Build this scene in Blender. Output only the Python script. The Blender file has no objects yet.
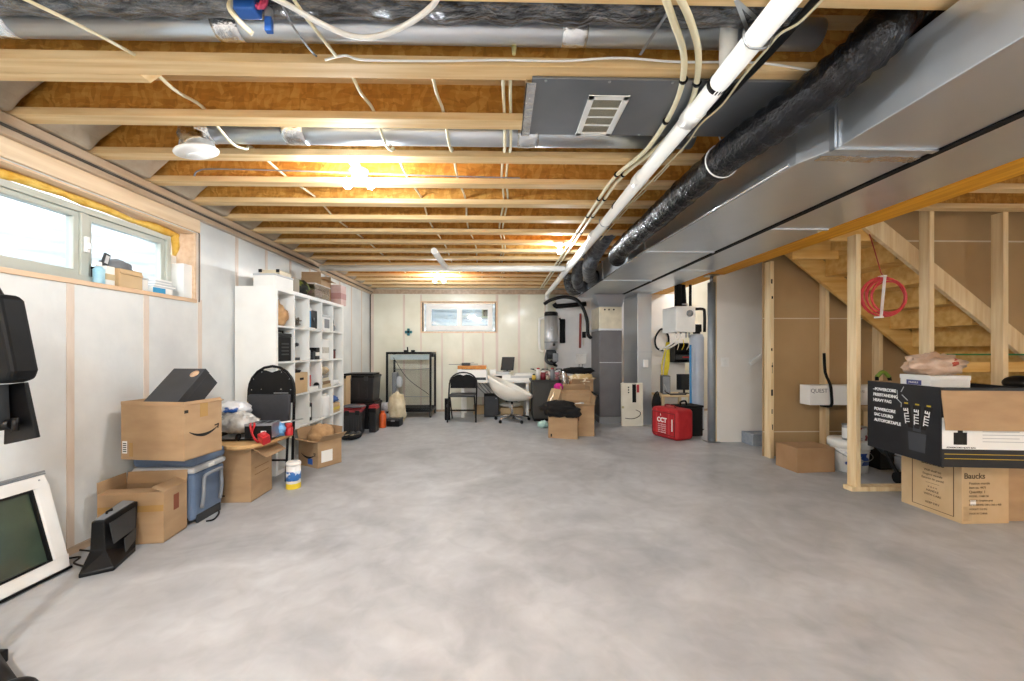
import bpy, bmesh, math, random
from mathutils import Vector, Matrix, noise as mnoise

# ------------------------------------------------------------------ camera, world, light, exposure
scene = bpy.context.scene
COL = scene.collection
EYE, FOC, YAW = 1.21, 400.0, 0.022
CX, CY = 500 + FOC * math.tan(YAW), 350.0
cam_data = bpy.data.cameras.new('camera')
cam_data.sensor_width = 36.0
cam_data.lens = 36.0 * FOC / 1024
cam_data.shift_x = (512 - CX) / 1024
cam_data.shift_y = (CY - 340.5) / 1024
cam_data.clip_start = 0.02
cam = bpy.data.objects.new('camera', cam_data)
COL.objects.link(cam)
cam.location = (0, 0, EYE)
cam.rotation_euler = (math.pi / 2, 0, -YAW)
scene.camera = cam

world = bpy.data.worlds.new('daylight')
scene.world = world
world.use_nodes = True
world.node_tree.nodes['Background'].inputs[0].default_value = (0.96, 0.98, 1.0, 1)
world.node_tree.nodes['Background'].inputs[1].default_value = 6.5

scene.view_settings.view_transform = 'Standard'
scene.view_settings.look = 'None'
scene.view_settings.gamma = 1
scene.view_settings.use_curve_mapping = False
scene.view_settings.exposure = 0.75

BULB_W = 25.0           # watts of each ceiling bulb
REAR_GAIN = 3.8          # gain of the added fill lamps out of view
# seen ceiling lampholders, then added unseen fill lamps: (x, y, bulb offsets)
LAMPS = [
    (-0.93, 2.66, [(-.075, .0), (.075, .0), (0, -.06)]),
    (-0.96, 6.35, [(-.07, 0), (.07, 0)]),
    (0.66, 4.42, [(0, 0)]),
    (-0.93, -0.7, [(-.075, 0), (.075, 0), (0, -.06)]),  # added to brighten the room from behind the camera
    (0.5, -1.3, [(-.07, 0), (.07, 0)]),  # added fill light above the camera, out of view
    (4.3, 0.9, [(-.07, 0), (.07, 0)]),  # unseen lamp added to light the stair closet
    (3.6, 6.7, [(-.07, 0), (.07, 0)]),  # hidden lamp added to brighten the boiler corner
]
R = math.radians

# ------------------------------------------------------------------ reading the place: pixel of the photo -> point of the room
def _ray(u, v):
    a = (u - CX) / FOC
    s, c = math.sin(YAW), math.cos(YAW)
    return Vector((s + c * a, c - s * a, (CY - v) / FOC))
def P(u, v, Y):
    d = _ray(u, v); return Vector((0, 0, EYE)) + d * (Y / d.y)
def PX(u, v, X):
    d = _ray(u, v); return Vector((0, 0, EYE)) + d * (X / d.x)
def PZ(u, v, Z):
    d = _ray(u, v); return Vector((0, 0, EYE)) + d * ((Z - EYE) / d.z)
def F(u, v): return PZ(u, v, 0.0)

# ------------------------------------------------------------------ materials
def C(h):
    h = h.lstrip('#')
    def l(x): return x / 12.92 if x <= .04045 else ((x + .055) / 1.055) ** 2.4
    return tuple(l(int(h[i:i + 2], 16) / 255) for i in (0, 2, 4)) + (1,)
_MATS = {}
def M(name, c1, c2=None, scale=6, stretch=(1, 1, 1), rough=.6, metal=0, bump=0, bscale=None, bstretch=None, lo=.35, hi=.65,
      detail=4, coat=0, emit=0, spec=.5, dist=.01, rrange=0):
    if name in _MATS: return _MATS[name]
    m = bpy.data.materials.new(name); m.use_nodes = True
    nt = m.node_tree; N = nt.nodes; L = nt.links
    b = N['Principled BSDF']
    b.inputs['Roughness'].default_value = rough
    b.inputs['Metallic'].default_value = metal
    b.inputs['Specular IOR Level'].default_value = spec
    if coat: b.inputs['Coat Weight'].default_value = coat; b.inputs['Coat Roughness'].default_value = .12
    c1 = C(c1); b.inputs['Base Color'].default_value = c1
    tc = N.new('ShaderNodeTexCoord')
    def noise_(sc, st, det):
        mp = N.new('ShaderNodeMapping'); mp.inputs['Scale'].default_value = st
        L.new(tc.outputs['Object'], mp.inputs['Vector'])
        n = N.new('ShaderNodeTexNoise'); n.inputs['Scale'].default_value = sc; n.inputs['Detail'].default_value = det
        L.new(mp.outputs[0], n.inputs['Vector']); return n
    if c2:
        n = noise_(scale, stretch, detail)
        r = N.new('ShaderNodeValToRGB')
        r.color_ramp.elements[0].position = lo; r.color_ramp.elements[0].color = c1
        r.color_ramp.elements[1].position = hi; r.color_ramp.elements[1].color = C(c2)
        L.new(n.outputs['Fac'], r.inputs[0]); L.new(r.outputs[0], b.inputs['Base Color'])
        if rrange:
            mr = N.new('ShaderNodeMapRange'); mr.inputs['To Min'].default_value = rough - rrange; mr.inputs['To Max'].default_value = rough + rrange
            L.new(n.outputs['Fac'], mr.inputs['Value']); L.new(mr.outputs[0], b.inputs['Roughness'])
    if bump:
        n2 = noise_(bscale or scale, bstretch or (1, 1, 1), 5)
        bp = N.new('ShaderNodeBump'); bp.inputs['Strength'].default_value = bump; bp.inputs['Distance'].default_value = dist
        L.new(n2.outputs['Fac'], bp.inputs['Height']); L.new(bp.outputs[0], b.inputs['Normal'])
    if emit:
        b.inputs['Emission Color'].default_value = c1; b.inputs['Emission Strength'].default_value = emit
    _MATS[name] = m
    return m

def osb_material():
    m = bpy.data.materials.new('oriented_strand_board'); m.use_nodes = True
    N = m.node_tree.nodes; L = m.node_tree.links; b = N['Principled BSDF']; b.inputs['Roughness'].default_value = .7
    tc = N.new('ShaderNodeTexCoord'); outs = []
    nz = N.new('ShaderNodeTexNoise'); nz.inputs['Scale'].default_value = 9
    L.new(tc.outputs['Object'], nz.inputs['Vector'])
    for rot, sc in ((.5, (12, 50, 50)), (-.9, (46, 46, 15))):
        mp = N.new('ShaderNodeMapping'); mp.inputs['Rotation'].default_value = (rot, rot * .7, rot); mp.inputs['Scale'].default_value = sc
        ad = N.new('ShaderNodeVectorMath'); ad.operation = 'MULTIPLY_ADD'; ad.inputs[1].default_value = (.06, .06, .06)
        L.new(nz.outputs['Color'], ad.inputs[0]); L.new(tc.outputs['Object'], ad.inputs[2])
        L.new(ad.outputs[0], mp.inputs['Vector'])
        v = N.new('ShaderNodeTexVoronoi'); v.inputs['Scale'].default_value = 1.0
        L.new(mp.outputs[0], v.inputs['Vector'])
        sep = N.new('ShaderNodeSeparateColor'); L.new(v.outputs['Color'], sep.inputs[0]); outs.append(sep.outputs[0])
    mx = N.new('ShaderNodeMix'); mx.data_type = 'FLOAT'; mx.inputs[0].default_value = .5
    L.new(outs[0], mx.inputs[2]); L.new(outs[1], mx.inputs[3])
    r = N.new('ShaderNodeValToRGB'); e = r.color_ramp.elements
    e[0].position = .12; e[0].color = C('#b27a30'); e[1].position = .9; e[1].color = C('#dba854')
    k = e.new(.42); k.color = C('#c68a36'); k = e.new(.6); k.color = C('#cf9642')
    L.new(mx.outputs[0], r.inputs[0]); L.new(r.outputs[0], b.inputs['Base Color'])
    return m
def concrete_material():
    m = bpy.data.materials.new('trowelled_concrete'); m.use_nodes = True
    N = m.node_tree.nodes; L = m.node_tree.links; b = N['Principled BSDF']
    tc = N.new('ShaderNodeTexCoord')
    def nz(s, d, dist=0):
        n = N.new('ShaderNodeTexNoise'); n.inputs['Scale'].default_value = s; n.inputs['Detail'].default_value = d
        n.inputs['Distortion'].default_value = dist
        L.new(tc.outputs['Object'], n.inputs['Vector']); return n
    a = nz(1.5, 9, 1.2); c = nz(8, 10, .7); d = nz(45, 4)
    r = N.new('ShaderNodeValToRGB'); e = r.color_ramp.elements
    e[0].position = .3; e[0].color = C('#a2a5a9'); e[1].position = .72; e[1].color = C('#c6c9cc')
    L.new(a.outputs['Fac'], r.inputs[0])
    r2 = N.new('ShaderNodeValToRGB'); e = r2.color_ramp.elements
    e[0].position = .3; e[0].color = (.84, .84, .845, 1); e[1].position = .7; e[1].color = (1, 1, 1, 1)
    L.new(c.outputs['Fac'], r2.inputs[0])
    mx = N.new('ShaderNodeMix'); mx.data_type = 'RGBA'; mx.blend_type = 'MULTIPLY'; mx.inputs[0].default_value = 1
    L.new(r.outputs[0], mx.inputs[6]); L.new(r2.outputs[0], mx.inputs[7]); L.new(mx.outputs[2], b.inputs['Base Color'])
    mr = N.new('ShaderNodeMapRange'); mr.inputs['To Min'].default_value = .32; mr.inputs['To Max'].default_value = .6
    L.new(a.outputs['Fac'], mr.inputs['Value']); L.new(mr.outputs[0], b.inputs['Roughness'])
    bp = N.new('ShaderNodeBump'); bp.inputs['Strength'].default_value = .12; bp.inputs['Distance'].default_value = .004
    L.new(d.outputs['Fac'], bp.inputs['Height']); L.new(bp.outputs[0], b.inputs['Normal'])
    return m
def galvanised_material(name, rough=.3, base='#c4cacf', wob=.5):
    m = bpy.data.materials.new(name); m.use_nodes = True
    N = m.node_tree.nodes; L = m.node_tree.links; b = N['Principled BSDF']; b.inputs['Metallic'].default_value = .86
    b.inputs['Base Color'].default_value = C(base)
    tc = N.new('ShaderNodeTexCoord')
    v = N.new('ShaderNodeTexNoise'); v.inputs['Scale'].default_value = 5; v.inputs['Detail'].default_value = 6
    L.new(tc.outputs['Object'], v.inputs['Vector'])
    mr = N.new('ShaderNodeMapRange'); mr.inputs['To Min'].default_value = rough - .1; mr.inputs['To Max'].default_value = rough + .1
    L.new(v.outputs['Fac'], mr.inputs['Value']); L.new(mr.outputs[0], b.inputs['Roughness'])
    n = N.new('ShaderNodeTexNoise'); n.inputs['Scale'].default_value = 2.2; n.inputs['Detail'].default_value = 2
    L.new(tc.outputs['Object'], n.inputs['Vector'])
    bp = N.new('ShaderNodeBump'); bp.inputs['Strength'].default_value = wob; bp.inputs['Distance'].default_value = .05
    L.new(n.outputs['Fac'], bp.inputs['Height']); L.new(bp.outputs[0], b.inputs['Normal'])
    return m
def clear_material(name, tint='#f4faff', gloss=.1, rough=.02):
    m = bpy.data.materials.new(name); m.use_nodes = True
    N = m.node_tree.nodes; L = m.node_tree.links
    N.remove(N['Principled BSDF'])
    t = N.new('ShaderNodeBsdfTransparent'); t.inputs[0].default_value = C(tint)
    g = N.new('ShaderNodeBsdfGlossy'); g.inputs['Roughness'].default_value = rough
    mx = N.new('ShaderNodeMixShader'); mx.inputs[0].default_value = gloss
    L.new(t.outputs[0], mx.inputs[1]); L.new(g.outputs[0], mx.inputs[2]); L.new(mx.outputs[0], N['Material Output'].inputs[0])
    return m

OSB = osb_material()
CONC = concrete_material()
GALV = galvanised_material('galvanised_sheet', .33, '#d3d8dd', wob=.25)
GALV2 = galvanised_material('galvanised_round_duct', .33, '#cdd3da', .1)
GREYSHEET = M('grey_sheet_metal', '#7c8086', '#868a90', 3, rough=.42, metal=.6)
GLASS = clear_material('window_glass')
ACRYL = clear_material('clear_acrylic', '#ffffff', .03)
def wood(n, st, a='#c9a06a', b='#ecd09c', **k): return M(n, a, b, 3.0, st, rough=.65, bump=.15, bscale=40, dist=.002, lo=.3, hi=.7, **k)
WX = wood('spruce_along_x', (.6, 9, 9)); WY = wood('spruce_along_y', (9, .6, 9)); WZ = wood('spruce_along_z', (9, 9, .6))
STUD = wood('stud_spruce', (9, 9, .6), '#dabb8a', '#f2deb6')
FLANGE = wood('flange_lumber', (.5, 10, 10), '#d4ae76', '#efd3a2')
LVL = wood('laminated_beam_timber', (9, .5, 9), '#d08a14', '#f0ae2c')
STAIRW = wood('stair_timber', (.8, 7, 7), '#d2a055', '#e8bd76')
CARD = M('cardboard', '#a98a68', '#b69874', 4, (1, 1, 3), rough=.85, bump=.05, bscale=60, dist=.002)
CARD2 = M('tan_cardboard', '#c3a67e', '#cdb28b', 5, rough=.85)
CARDIN = M('cardboard_inside', '#a67c4c', '#b28a5a', 5, rough=.9)
KRAFT = M('kraft_paper', '#b58b5e', '#cda679', 14, rough=.8, bump=.5, bscale=18)
TAPE = M('packing_tape', '#b8935c', rough=.25, coat=.4)
BLACK = M('black_plastic', '#0a0a0b', '#101012', 8, rough=.42, spec=.3)
BLACKM = M('matt_black', '#0c0c0d', '#131315', 10, rough=.7, spec=.25)
BLACKF = M('black_cloth', '#09090a', '#121214', 22, rough=.9, bump=.5, bscale=30)
INK = M('black_ink', '#17130f', rough=.8)
WHITEINK = M('white_ink', '#f2f2f0', rough=.7)
DGREY = M('dark_grey_plastic', '#2a2c2f', '#323538', 8, rough=.5)
MGREY = M('mid_grey_plastic', '#7f8388', '#8b8f94', 8, rough=.5)
LGREY = M('light_grey_plastic', '#c3c6c9', '#cdd0d2', 8, rough=.45)
WHITE = M('white_paint', '#eeeeea', '#f4f4f0', 5, rough=.45)
WHITEP = M('white_plastic', '#efeeea', '#f6f5f2', 6, rough=.35)
PVC = M('white_pvc', '#f0efe9', '#f7f6f1', 4, rough=.3)
CREAM = M('cream_cable', '#e6dcb8', '#efe7c9', 9, rough=.45)
CHROME = M('chrome', '#d8dadc', rough=.15, metal=1)
BRUSHED = M('silver_canister', '#b9bdc2', '#c8ccd0', 6, (6, 6, .5), rough=.42, metal=.55)
STEEL = M('steel', '#a9adb1', '#b7bbbf', 12, rough=.35, metal=1)
FOIL = M('foil_insulation', '#3f4145', '#8d9095', 16, (.6, 3, 3), rough=.24, metal=.9, bump=1.0, bscale=38, bstretch=(.7, 1.5, 1.5), dist=.03)
FOILB = M('black_foil_sleeve', '#131316', '#222226', 9, rough=.2, metal=.55, bump=.9, bscale=26, bstretch=(2.2, 1, 1), dist=.02, spec=.7)
FOILG = M('grey_foil_sleeve', '#4c4e53', '#7a7d83', 9, rough=.34, metal=.7, bump=.9, bscale=22, bstretch=(2, 1, 1), dist=.02)
FTAPE = M('foil_tape', '#d6d9dc', '#eef0f2', 16, rough=.22, metal=1, bump=.8, bscale=30, dist=.01)
RED = M('red_plastic', '#b01c22', '#bf242a', 7, rough=.4)
BLUE = M('blue_plastic', '#1d55a8', '#2763b8', 7, rough=.4)
CLEARP = clear_material('clear_plastic_film', '#f1efec', .22, .12)
TRANSBAG = clear_material('thin_bag_film', '#e8d6c6', .3, .2)

# ------------------------------------------------------------------ building helpers
class MB:
    def __init__(s): s.v = []; s.f = []; s.sm = []
    def add(s, vs, fs, smooth=False):
        o = len(s.v); s.v += [Vector(v) for v in vs]
        for f in fs: s.f.append(tuple(i + o for i in f)); s.sm.append(smooth)
        return s
    def box(s, lo, hi, mtx=None):
        x0, y0, z0 = lo; x1, y1, z1 = hi
        vs = [Vector(p) for p in ((x0,y0,z0),(x1,y0,z0),(x1,y1,z0),(x0,y1,z0),(x0,y0,z1),(x1,y0,z1),(x1,y1,z1),(x0,y1,z1))]
        if mtx: vs = [mtx @ v for v in vs]
        return s.add(vs, [(0,3,2,1),(4,5,6,7),(0,1,5,4),(1,2,6,5),(2,3,7,6),(3,0,4,7)])
    def cbox(s, c, d, mtx=None):
        return s.box([c[i] - d[i] / 2 for i in range(3)], [c[i] + d[i] / 2 for i in range(3)], mtx)
    def bar(s, a, b, w, h, up=(0, 0, 1)):
        a, b = Vector(a), Vector(b); t = (b - a).normalized(); up = Vector(up)
        if abs(t.dot(up)) > .99: up = Vector((1, 0, 0))
        x = t.cross(up).normalized(); y = x.cross(t)
        vs = []
        for p in (a, b):
            for i, j in ((-1,-1),(1,-1),(1,1),(-1,1)): vs.append(p + x * w / 2 * i + y * h / 2 * j)
        return s.add(vs, [(0,3,2,1),(4,5,6,7),(0,1,5,4),(1,2,6,5),(2,3,7,6),(3,0,4,7)])
    def tube(s, pts, r, n=10, smooth_path=0, closed=False):
        pts = [Vector(p) for p in pts]
        if smooth_path: pts = spline(pts, smooth_path, closed)
        k = len(pts); rs = r if isinstance(r, (list, tuple)) else None
        if rs and len(rs) != k:
            rr = []
            for i in range(k):
                q = i / (k - 1) * (len(rs) - 1); j = min(int(q), len(rs) - 2); rr.append(rs[j] + (rs[j + 1] - rs[j]) * (q - j))
            rs = rr
        vs = []; fs = []; prev = None
        for i, p in enumerate(pts):
            a = pts[i - 1] if (i or closed) else p; b = pts[(i + 1) % k] if (i < k - 1 or closed) else p
            t = (b - a).normalized()
            if prev is None:
                u = t.cross(Vector((0, 0, 1)))
                if u.length < .05: u = t.cross(Vector((1, 0, 0)))
            else:
                u = prev - t * prev.dot(t)
            u.normalize(); prev = u; w = t.cross(u); rad = rs[i] if rs else r
            for j in range(n):
                q = 2 * math.pi * j / n; vs.append(p + (u * math.cos(q) + w * math.sin(q)) * rad)
        for i in range(k if closed else k - 1):
            i2 = (i + 1) % k
            for j in range(n):
                j2 = (j + 1) % n; fs.append((i * n + j, i * n + j2, i2 * n + j2, i2 * n + j))
        s.add(vs, fs, True)
        if not closed:
            o = len(s.v) - k * n
            s.f.append(tuple(o + j for j in reversed(range(n)))); s.sm.append(False)
            s.f.append(tuple(o + (k - 1) * n + j for j in range(n))); s.sm.append(False)
        return s
    def lathe(s, prof, c=(0, 0, 0), n=20, mtx=None, smooth=True):
        vs = []; fs = []; c = Vector(c); k = len(prof)
        for r, z in prof:
            for j in range(n):
                q = 2 * math.pi * j / n; v = Vector((r * math.cos(q), r * math.sin(q), z))
                vs.append((mtx @ v if mtx else v) + c)
        for i in range(k - 1):
            for j in range(n):
                j2 = (j + 1) % n; fs.append((i * n + j, i * n + j2, (i + 1) * n + j2, (i + 1) * n + j))
        s.add(vs, fs, smooth)
        o = len(s.v) - k * n
        if prof[0][0] > 1e-6: s.f.append(tuple(o + j for j in reversed(range(n)))); s.sm.append(False)
        if prof[-1][0] > 1e-6: s.f.append(tuple(o + (k - 1) * n + j for j in range(n))); s.sm.append(False)
        return s
    def prism(s, poly, ext, mtx=None):
        # poly: list of 3d points, ext: extrusion vector
        a = [Vector(p) for p in poly]; e = Vector(ext); k = len(a)
        nrm = Vector((0, 0, 0))
        for i in range(k): nrm += a[i].cross(a[(i + 1) % k])
        if nrm.dot(e) > 0: a.reverse()
        vs = a + [p + e for p in a]
        if mtx: vs = [mtx @ v for v in vs]
        return s.add(vs, [tuple(range(k)), tuple(reversed(range(k, 2 * k)))] + [(i, i + k, (i + 1) % k + k, (i + 1) % k) for i in range(k)])
    def blob(s, c, rad, seed=0, amp=.25, freq=2.0, nu=20, nv=12, flat=None):
        c = Vector(c); vs = []; fs = []
        for i in range(nv + 1):
            th = math.pi * i / nv
            for j in range(nu):
                ph = 2 * math.pi * j / nu
                d = Vector((math.sin(th) * math.cos(ph), math.sin(th) * math.sin(ph), math.cos(th)))
                k = 1 + amp * (mnoise.noise(d * freq + Vector((seed * 7.3, seed * 3.1, seed))) + .6 * mnoise.noise(d * freq * 2.7 + Vector((seed, seed * 5.7, 2))))
                p = Vector((d.x * rad[0] * k, d.y * rad[1] * k, d.z * rad[2] * k))
                if flat is not None and p.z < flat: p.z = flat
                vs.append(c + p)
        for i in range(nv):
            for j in range(nu):
                j2 = (j + 1) % nu; fs.append((i * nu + j, (i + 1) * nu + j, (i + 1) * nu + j2, i * nu + j2))
        return s.add(vs, fs, True)
    def build(s, name, mat, parent=None, bevel=0, seg=2, solid=0):
        me = bpy.data.meshes.new(name)
        off = Vector((0, 0, 0))
        if parent is None and s.v:
            xs = [v.x for v in s.v]; ys = [v.y for v in s.v]; zs = [v.z for v in s.v]
            off = Vector(((min(xs) + max(xs)) / 2, (min(ys) + max(ys)) / 2, min(zs)))
        me.from_pydata([v - off for v in s.v], [], s.f)
        me.polygons.foreach_set('use_smooth', s.sm)
        bm = bmesh.new(); bm.from_mesh(me)
        bmesh.ops.remove_doubles(bm, verts=bm.verts, dist=1e-5)
        bmesh.ops.dissolve_degenerate(bm, edges=bm.edges, dist=1e-6)
        bmesh.ops.recalc_face_normals(bm, faces=bm.faces)
        bm.to_mesh(me); bm.free()
        me.materials.append(mat)
        o = bpy.data.objects.new(name, me); COL.objects.link(o); o.location = off
        if parent: o.parent = parent
        if bevel:
            b = o.modifiers.new('bevel', 'BEVEL'); b.width = bevel; b.segments = seg; b.limit_method = 'ANGLE'; b.angle_limit = R(35)
        if solid:
            q = o.modifiers.new('solid', 'SOLIDIFY'); q.thickness = solid; q.offset = 0
        return o
def spline(pts, sub, closed=False):
    out = []; k = len(pts)
    for i in range(k if closed else k - 1):
        p1, p2 = pts[i], pts[(i + 1) % k]
        p0 = pts[i - 1] if (i or closed) else p1 * 2 - p2
        p3 = pts[(i + 2) % k] if (i < k - 2 or closed) else p2 * 2 - p1
        for j in range(sub):
            t = j / sub
            out.append(.5 * ((2 * p1) + (p2 - p0) * t + (2 * p0 - 5 * p1 + 4 * p2 - p3) * t * t + (3 * p1 - p0 - 3 * p2 + p3) * t ** 3))
    if not closed: out.append(pts[-1].copy())
    return out

def tag(o, label, cat, group=None, kind=None):
    o['label'] = label; o['category'] = cat
    if group: o['group'] = group
    if kind: o['kind'] = kind
    return o
def thing(name, label, cat, loc=(0, 0, 0), rz=0, group=None, rot=None):
    o = bpy.data.objects.new(name, None); COL.objects.link(o); o.empty_display_size = .1
    o.location = loc; o.rotation_euler = rot if rot else (0, 0, rz)
    return tag(o, label, cat, group)
def struct(o): o['kind'] = 'structure'; return o
def part_label(o, label): o['label'] = label; return o

def text_mesh(name, s, size, mat, parent, loc, rot, align='CENTER', bold=0, sx=1.0, depth=.0006):
    cu = bpy.data.curves.new(name, 'FONT'); cu.body = s; cu.size = size; cu.align_x = align; cu.align_y = 'CENTER'
    cu.extrude = depth; cu.offset = bold
    t = bpy.data.objects.new(name, cu); COL.objects.link(t)
    me = bpy.data.meshes.new_from_object(t.evaluated_get(bpy.context.evaluated_depsgraph_get()))
    COL.objects.unlink(t); bpy.data.objects.remove(t)
    me.materials.clear(); me.materials.append(mat)
    o = bpy.data.objects.new(name, me); COL.objects.link(o)
    o.parent = parent; o.location = loc; o.rotation_euler = rot; o.scale = (sx, 1, 1)
    return o
FRONT = (R(90), 0, 0); RIGHT = (R(90), 0, R(90)); LEFT = (R(90), 0, R(-90)); TOP = (0, 0, 0)

def fit(l, c, r, front='L', z=0.0):
    """three base corners of a box (left, nearest, right) -> location, turn, width, depth"""
    if len(l) == 2: l, c, r = PZ(l[0], l[1], z), PZ(c[0], c[1], z), PZ(r[0], r[1], z)
    l, c, r = Vector(l), Vector(c), Vector(r)
    if front == 'L': ax = c - l; o = c - ax; other = r - c
    else: ax = r - c; o = c; other = l - c
    w = ax.length; rz = math.atan2(ax.y, ax.x); yv = Vector((-math.sin(rz), math.cos(rz), 0)); d = abs(other.dot(yv))
    ctr = o + ax / 2 + yv * d / 2; ctr.z = z
    return ctr, rz, w, d

def carton(label, loc, rz, w, d, h, flaps=None, mat=None, name='cardboard_box', group=None, tape=True, t=.005, ratio=.5, cat='box'):
    """open or closed carton; flaps: front/back/left/right -> angle, 0 lies shut, 90 upright, 180 out, 250 hanging"""
    mat = mat or CARD; flaps = flaps or {}
    root = thing(name, label, cat, loc, rz, group)
    b = MB(); x, y = w / 2, d / 2
    if flaps:
        b.box((-x, -y, 0), (x, y, t)); b.box((-x, -y, t), (x, -y + t, h)); b.box((-x, y - t, t), (x, y, h))
        b.box((-x, -y + t, t), (-x + t, y - t, h)); b.box((x - t, -y + t, t), (x, y - t, h))
    else:
        b.box((-x, -y, 0), (x, y, h))
    b.build('box_body', mat, root, bevel=.003)
    L = min(w, d) * ratio
    for side, ang in flaps.items():
        a = R(ang); e = MB(); ln = L * (1.0 if side in ('front', 'back') else .98)
        if side in ('front', 'back'):
            sg = 1 if side == 'front' else -1
            m = Matrix.Translation((0, -sg * (y - t / 2), h)) @ Matrix.Rotation(sg * a, 4, 'X')
            e.box((-x + .002, 0 if sg > 0 else -ln, 0), (x - .002, ln if sg > 0 else 0, t), m)
        else:
            sg = 1 if side == 'left' else -1
            m = Matrix.Translation((-sg * (x - t / 2), 0, h)) @ Matrix.Rotation(-sg * a, 4, 'Y')
            e.box((0 if sg > 0 else -ln, -y + .002, 0), (ln if sg > 0 else 0, y - .002, t), m)
        e.build('flap', mat, root)
    if not flaps and tape:
        MB().box((-x - .0008, -.025, h), (x + .0008, .025, h + .001)).box((-x - .0012, -.025, h - .06), (-x, .025, h)).box((x, -.025, h - .06), (x + .0012, .025, h)).build('tape', TAPE, root)
    return root
def decal(root, name, mat, side, w, d, u, z0, u1, z1, off=.0012):
    """flat printed patch on a side of a box: u along the side, z up"""
    x, y = w / 2, d / 2; b = MB()
    if side == 'front': b.box((u, -y - off, z0), (u1, -y, z1))
    elif side == 'back': b.box((u, y, z0), (u1, y + off, z1))
    elif side == 'right': b.box((x, u, z0), (x + off, u1, z1))
    else: b.box((-x - off, u, z0), (-x, u1, z1))
    return b.build(name, mat, root)
def smile(root, side, w, d, cu, cz, width, mat=None):
    """curved arrow mark printed on a carton side"""
    pts = []; n = 18
    for i in range(n + 1):
        q = -1 + 2 * i / n; pts.append((q * width / 2, -(1 - q * q) * width * .16, width * (.02 + .075 * (1 - abs(q) ** 1.5))))
    b = MB(); off = .0015
    def at(u, z):
        return Vector((cu + u, -d / 2 - off, cz + z)) if side == 'front' else Vector((w / 2 + off, cu + u, cz + z))
    nrm = Vector((0, off, 0)) if side == 'front' else Vector((-off, 0, 0))
    for i in range(n):
        a, c = pts[i], pts[i + 1]
        b.prism([at(a[0], a[1] - a[2] / 2), at(c[0], c[1] - c[2] / 2), at(c[0], c[1] + c[2] / 2), at(a[0], a[1] + a[2] / 2)], nrm)
    e = width / 2
    b.prism([at(e * .78, .14 * e), at(e * 1.12, .2 * e), at(e * 1.06, -.13 * e), at(e * 1.0, -.1 * e), at(e * 1.03, .11 * e), at(e * .8, .07 * e)], nrm)
    return b.build('arrow_mark', mat or INK, root)
def copy_tree(o, parent=None):
    c = o.copy(); COL.objects.link(c)
    if parent: c.parent = parent
    for ch in list(o.children): copy_tree(ch, c)
    return c
ORD = ['first', 'second', 'third', 'fourth', 'fifth', 'sixth', 'seventh', 'eighth', 'ninth', 'tenth', 'eleventh', 'twelfth',
       'thirteenth', 'fourteenth', 'fifteenth', 'sixteenth', 'seventeenth', 'eighteenth', 'nineteenth', 'twentieth']
# ================================================================== THE ROOM
XL, YB, XR, YF = -2.55, 7.9, 5.8, -2.6       # left wall, back wall, right wall, wall behind the camera
ZJ, ZC = 2.40, 2.64                          # underside of joists, underside of subfloor
POLY = M('poly_sheeted_insulation', '#d3d6d6', '#e6e8e6', 2.2, rough=.33, coat=.25, bump=.35, bscale=5, bstretch=(1, 1, .5), dist=.03)
POLYB = M('poly_sheeted_insulation_warm', '#dcdac6', '#e9e7d6', 2.2, rough=.35, coat=.25, bump=.35, bscale=5, bstretch=(1, 1, .5), dist=.03)
PLASTER = M('white_drywall', '#e7e4dd', '#ece9e3', 3, rough=.7)
VINYL = M('vinyl_frame', '#b9bdb2', '#c3c6bc', 4, rough=.4)
WELLG = M('grey_window_well_steel', '#8b949b', '#9aa2a8', 3, rough=.45, metal=.3)
BROWN = M('brown_drywall_back', '#aa8c62', '#b4966c', 2, rough=.8)
STRIP = M('stud_behind_poly', '#d6c5b5', '#dfd2c5', 5, (4, 4, .6), rough=.35, coat=.3)
EDGE = M('dark_edge_brown', '#4a443d', '#5c554c', 9, rough=.7)  # dark brown strips along wall corners, plates and window edges
PLATE = M('plate_behind_poly', '#ad957c', '#c6ae94', 4, (4, .5, 4), rough=.4, coat=.3, bump=.4, bscale=9)
TAUPE = M('rim_insulation_grey', '#a3937d', '#b5a692', 6, rough=.6, coat=.3, bump=.7, bscale=9, dist=.02)

struct(MB().box((XL - .3, YF - .2, -.12), (XR + .2, YB + .3, 0)).build('floor', CONC))
struct(MB().box((XL - .3, YF - .2, ZC), (XR + .2, YB + .3, ZC + .03)).build('ceiling', OSB))
# left wall with the long basement window
WY0, WY1, WZ0, WZ1 = .55, PX(196, 300, XL).y, 1.635, 2.19
b = MB()
for lo, hi in (((YF, 0), (YB, WZ0)), ((YF, WZ1), (YB, ZC)), ((YF, WZ0), (WY0, WZ1)), ((WY1, WZ0), (YB, WZ1))):
    b.box((XL - .24, lo[0], lo[1]), (XL, hi[0], hi[1]))
struct(b.build('wall_left', POLY))
# back wall with the small window
BX0, BX1, BZ0, BZ1 = P(421, 0, YB).x, P(497, 0, YB).x, P(0, 331, YB).z, P(0, 300, YB).z
b = MB()
for x0, x1, z0, z1 in ((XL - .24, XR, 0, BZ0), (XL - .24, XR, BZ1, ZC), (XL - .24, BX0, BZ0, BZ1), (BX1, XR, BZ0, BZ1)):
    b.box((x0, YB, z0), (x1, YB + .24, z1))
struct(b.build('wall_back', POLYB))
struct(MB().box((XR, YF, 0), (XR + .12, YB, ZC)).build('wall_right', PLASTER))
struct(MB().box((XL - .24, YF - .12, 0), (XR, YF, ZC)).build('wall_front', PLASTER))

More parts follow.
